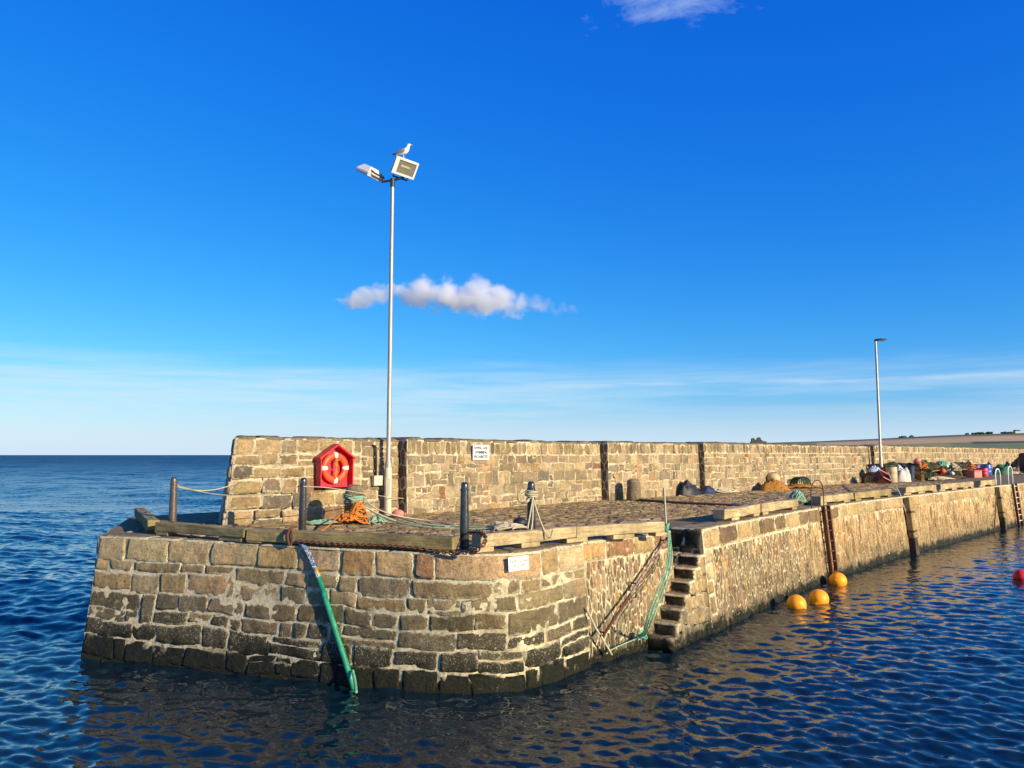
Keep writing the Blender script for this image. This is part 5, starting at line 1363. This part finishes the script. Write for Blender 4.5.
for px, z_, m_, lab in ((893, 1.15, 'rope_orange', 'tangle of orange rope hung on the creels by the round faded float'), (913, 1.2, 'rope_green', 'tangle of bright green rope over the middle creels'), (927, 1.0, 'rope_pale', 'tangle of pale rope over the creels beyond the middle of the heap'), (945, .95, 'rope_orange', 'tangle of orange rope on the creels behind the red drum')):
    q = nearwall(px, 1.5) + V((0, 0, z_ - .5)); mb = MB(); tangle(mb, q, .5, .35, .5, 14, .022); tag(mb.build('rope_pile', M[m_], origin=q, smooth=True), lab, 'rope')
for px, lab, k in ((914, 'dark ropes strewn before the middle creels', 0), (899, 'slack pale ropes before the creels by the distant lamp', 1)):
    q = nearwall(px, 2.2); mb = MB(); tangle(mb, q, 1.0, .4, .2, 16, .025)
    tag(mb.build('rope_pile', M['rope_pale' if k else 'rope_brown'], origin=q, smooth=True), lab, 'rope')
q = nearwall(980, 1.3); heap(q, 1.2, .7, .75, M['tarp'], 'tarpaulin', 'green tarpaulin heap right of the blue drums', 'tarpaulin', .7, .6, 41)
q = nearwall(983, 2.2); mb = MB(); tangle(mb, q, .9, .4, .22, 16, .03); tag(mb.build('rope_pile', M['rope_pale'], origin=q, smooth=True), 'pale rope coil in front of the green tarpaulin', 'rope')
q = nearwall(1003.5, 1.0); heap(q, 1.2, .7, 1.2, M['black_rubber'], 'gear_sack', 'black covered heap beyond the white grab hoops', 'sack', .7, .5, 42)
q = nearwall(994, 1.6); heap(q, .8, .6, .5, M['tan_p'], 'gear_sack', 'low pale sack seen through the white grab hoop', 'sack', .7, .5, 43)
q = nearwall(1014, 2.0); heap(q, 1.4, .6, .55, M['net_green'], 'fishing_net', 'low dark green net beyond the white-runged ladder', 'net', .7, .5, 44)
# dark tank at the right edge
q = at(1032, 474.5, ZD); t = thing('water_tank', 'tall black round-cornered tank at the right edge of the pier', 'tank', q, None, .15)
mb = MB(); mb.box((0, 0, .88), (1.55, 1.0, 1.66)); o = mb.build('body', M['black_rubber'], t, local=True, bevel=.2); o.modifiers['bevel'].segments = 5
MB().lathe([(.2, 1.7), (.2, 1.78), (.02, 1.8)], 16).build('lid', M['black_rubber'], t, local=True)
MB().box((0, 0, .04), (1.4, .9, .1)).build('pallet', M['wood_old'], t, local=True)
# dark cable across the deck
pts = [nearwall(610, 1.2) + V((0, 0, .05)), at(640, 500, ZD + .05), at(672, 502.5, ZD + .05), at(705, 504, ZD + .05), at(745, 506, ZD + .05), at(790, 508, ZD + .05), at(806, 503, ZD + .05)]
mb = MB(); mb.tube(pts, .045, 7, smooth=2); tag(mb.build('mooring_cable', M['rope_brown'], origin=pts[2], smooth=True), 'long dark rusty cable lying across the cobbles from the stone post', 'cable')

# ------------------------------------------------------------------ cloud
def cloud():
    Dc = 4000.0
    lumps = [(350, 301, 9), (366, 297, 14), (379, 294, 14), (407, 295, 14), (426, 290, 20), (448, 295, 21), (471, 296, 22), (494, 301, 20), (516, 305, 14), (538, 304, 10), (558, 307, 9), (573, 308, 6)]
    mb = MB(); cs = []
    for px, py, r_ in lumps:
        c = atD(px, py + 1, Dc); r_m = r_ / F * Dc; cs.append((c, r_m)); mb.ball(c, (r_m * 1.45 + 28, r_m * 1.45 + 28, r_m * 1.0 + 22), 16, 10)
    o = mb.build('cloud', bpy.data.materials.new('cloud_vapour'), origin=cs[5][0]); tag(o, 'small white cumulus cloud drifting low in the blue sky', 'cloud')
    rm = o.modifiers.new('remesh', 'REMESH'); rm.mode = 'VOXEL'; rm.voxel_size = 12
    m = o.data.materials[0]; m.use_nodes = True; nt = m.node_tree; nt.nodes.clear()
    out = nt.nodes.new('ShaderNodeOutputMaterial'); pv = nt.nodes.new('ShaderNodeVolumePrincipled'); L(nt, pv.outputs[0], out.inputs['Volume'])
    p0_ = geopos(nt); fld = None
    wn_ = nt.nodes.new('ShaderNodeTexNoise'); wn_.inputs['Scale'].default_value = .0065; wn_.inputs['Detail'].default_value = 5; wn_.inputs['Roughness'].default_value = .6; L(nt, p0_, wn_.inputs['Vector'])
    w1_ = nt.nodes.new('ShaderNodeVectorMath'); w1_.operation = 'SUBTRACT'; L(nt, wn_.outputs['Color'], w1_.inputs[0]); w1_.inputs[1].default_value = (.5, .5, .5)
    w2_ = nt.nodes.new('ShaderNodeVectorMath'); w2_.operation = 'MULTIPLY'; L(nt, w1_.outputs[0], w2_.inputs[0]); w2_.inputs[1].default_value = (260, 200, 150)
    w3_ = nt.nodes.new('ShaderNodeVectorMath'); w3_.operation = 'ADD'; L(nt, p0_, w3_.inputs[0]); L(nt, w2_.outputs[0], w3_.inputs[1]); p = w3_.outputs[0]
    nz = nt.nodes.new('ShaderNodeTexNoise'); nz.inputs['Scale'].default_value = .009; nz.inputs['Detail'].default_value = 7; nz.inputs['Roughness'].default_value = .64; nz.inputs['Distortion'].default_value = .5; L(nt, p0_, nz.inputs['Vector'])
    nl = noise(nt, p, .0045, 3, .5)
    for c, r_ in cs:
        s = nt.nodes.new('ShaderNodeVectorMath'); s.operation = 'SUBTRACT'; L(nt, p, s.inputs[0]); s.inputs[1].default_value = c
        d = nt.nodes.new('ShaderNodeVectorMath'); d.operation = 'MULTIPLY'; L(nt, s.outputs[0], d.inputs[0]); d.inputs[1].default_value = (1 / (r_ * 1.35), 1 / (r_ * 1.35), 1 / (r_ * .95))
        l = nt.nodes.new('ShaderNodeVectorMath'); l.operation = 'LENGTH'; L(nt, d.outputs[0], l.inputs[0])
        f = mth(nt, 'SUBTRACT', 1.0, l.outputs['Value'])
        fld = f if fld is None else mth(nt, 'MAXIMUM', fld, f)
    v = mth(nt, 'ADD', fld, mth(nt, 'MULTIPLY', mth(nt, 'SUBTRACT', nz.outputs['Fac'], .55), 3.6))
    v = mth(nt, 'ADD', v, mth(nt, 'MULTIPLY', mth(nt, 'SUBTRACT', nl, .5), .6))
    edge = mrange(nt, fld, 0.0, .16)
    v = mth(nt, 'MULTIPLY', mrange(nt, v, -.05, .65), edge)
    sxc = nt.nodes.new('ShaderNodeSeparateXYZ'); L(nt, p0_, sxc.inputs[0])
    thin = mrange(nt, sxc.outputs['X'], cs[6][0].x, cs[10][0].x, 1.0, .28)
    L(nt, mth(nt, 'MULTIPLY', mth(nt, 'MULTIPLY', v, thin), .020), pv.inputs['Density'])
    pv.inputs['Color'].default_value = (1, 1, 1, 1); pv.inputs['Anisotropy'].default_value = .0
cloud()

# ------------------------------------------------------------------ light, sky
SUN_EL = math.radians(17); SUN_AZ = math.radians(180 - 52)      # clockwise from +Y
sd = V((math.sin(SUN_AZ) * math.cos(SUN_EL), math.cos(SUN_AZ) * math.cos(SUN_EL), math.sin(SUN_EL)))
sl = bpy.data.lights.new('sun', 'SUN'); sl.energy = 4.4; sl.angle = math.radians(.5); sl.color = (1.0, .845, .575)
so = bpy.data.objects.new('sun', sl); COL.objects.link(so); so.rotation_euler = (-sd).to_track_quat('-Z', 'Y').to_euler()
w = bpy.data.worlds.new('World'); sc.world = w; w.use_nodes = True; nt = w.node_tree; bg = nt.nodes['Background']
sky = nt.nodes.new('ShaderNodeTexSky'); sky.sky_type = 'NISHITA'; sky.sun_disc = False; sky.sun_elevation = SUN_EL; sky.sun_rotation = SUN_AZ
sky.altitude = 0; sky.air_density = 1.0; sky.dust_density = .3; sky.ozone_density = 2.5
hs = nt.nodes.new('ShaderNodeHueSaturation'); hs.inputs['Saturation'].default_value = 1.3; hs.inputs['Value'].default_value = 1.0; L(nt, sky.outputs[0], hs.inputs['Color'])
EXPO = .65; KX = 1 / (2 ** EXPO) / .10
sp_ = nt.nodes.new('ShaderNodeSeparateColor'); L(nt, hs.outputs[0], sp_.inputs[0]); cb_ = nt.nodes.new('ShaderNodeCombineColor')
for i_, (ref, out_, g_) in enumerate(((6.4, .52, 1.45), (7.7, .85, .92), (6.9, 1.06, .40))):
    L(nt, mth(nt, 'MULTIPLY', mth(nt, 'POWER', mth(nt, 'MULTIPLY', sp_.outputs[i_], 1 / ref), g_), out_ * KX), cb_.inputs[i_])
tc = nt.nodes.new('ShaderNodeTexCoord').outputs['Generated']
sx = nt.nodes.new('ShaderNodeSeparateXYZ'); L(nt, tc, sx.inputs[0])
el = sx.outputs['Z']; azn = mth(nt, 'ARCTAN2', sx.outputs['X'], sx.outputs['Y'])
cx = nt.nodes.new('ShaderNodeCombineXYZ'); L(nt, azn, cx.inputs[0]); L(nt, el, cx.inputs[1])
# high thin cirrus in level streaks
c1 = noise(nt, scaled(nt, cx.outputs[0], (1.6, 22, 1)), 1.6, 7, .6, .4)
c2 = noise(nt, scaled(nt, cx.outputs[0], (4, 60, 1)), 1.5, 6, .6, .3)
e1_ = mth(nt, 'ADD', el, mth(nt, 'MULTIPLY', mth(nt, 'SUBTRACT', c1, .5), .06))
sheet = mth(nt, 'MULTIPLY', mrange(nt, e1_, .126, .086, 0, 1, True), mrange(nt, azn, -.25, .35, .56, .30, True))
sheet = mth(nt, 'MULTIPLY', sheet, mrange(nt, c2, .32, .62, .35, 1.15))
dst = mth(nt, 'ABSOLUTE', mth(nt, 'ADD', mth(nt, 'SUBTRACT', el, .089), mth(nt, 'MULTIPLY', mth(nt, 'SUBTRACT', c1, .5), .02)))
streak = mth(nt, 'MULTIPLY', mth(nt, 'MULTIPLY', mrange(nt, dst, .0, .011, 1, 0, True), mrange(nt, azn, -.3, .1, 0, .55, True)), mrange(nt, c2, .38, .6, .3, 1))
hz = mrange(nt, el, .085, -.005, 0, .9, True)
cir = mth(nt, 'MAXIMUM', mth(nt, 'MAXIMUM', sheet, streak), hz)
dg = mth(nt, 'ABSOLUTE', mth(nt, 'ADD', mth(nt, 'SUBTRACT', el, .068), mth(nt, 'MULTIPLY', mth(nt, 'SUBTRACT', c2, .5), .02)))
gap = mth(nt, 'MULTIPLY', mth(nt, 'MULTIPLY', mrange(nt, dg, .002, .012, 1, 0, True), mrange(nt, azn, .05, .3, 0, 1, True)), mrange(nt, azn, .62, .5, 0, .8, True))
cir = mth(nt, 'MULTIPLY', cir, mth(nt, 'SUBTRACT', 1.0, gap))
# wisp of cloud high up
c3 = noise(nt, scaled(nt, tc, (1, 1, 2.0)), 9.0, 9, .66, .5)
dx_ = mth(nt, 'MULTIPLY', mth(nt, 'SUBTRACT', azn, .235), 1 / .14); dy_ = mth(nt, 'MULTIPLY', mth(nt, 'SUBTRACT', el, .523), 1 / .032)
rr_ = mth(nt, 'SQRT', mth(nt, 'ADD', mth(nt, 'MULTIPLY', dx_, dx_), mth(nt, 'MULTIPLY', dy_, dy_)))
wisp = mrange(nt, mth(nt, 'ADD', mth(nt, 'SUBTRACT', 1.0, rr_), mth(nt, 'MULTIPLY', mth(nt, 'SUBTRACT', c3, .53), 4.2)), .0, 1.3, 0, .55)
c = mix(nt, cir, cb_.outputs[0], (.66 * KX, .82 * KX, .95 * KX)); c = mix(nt, wisp, c, (.62 * KX, .78 * KX, .98 * KX))
L(nt, c, bg.inputs['Color']); bg.inputs['Strength'].default_value = .10
vs_ = sc.view_settings; vs_.view_transform = 'Standard'; vs_.look = 'None'; vs_.gamma = 1; vs_.exposure = EXPO; vs_.use_curve_mapping = False
sc.cycles.max_bounces = 8; sc.cycles.volume_bounces = 6
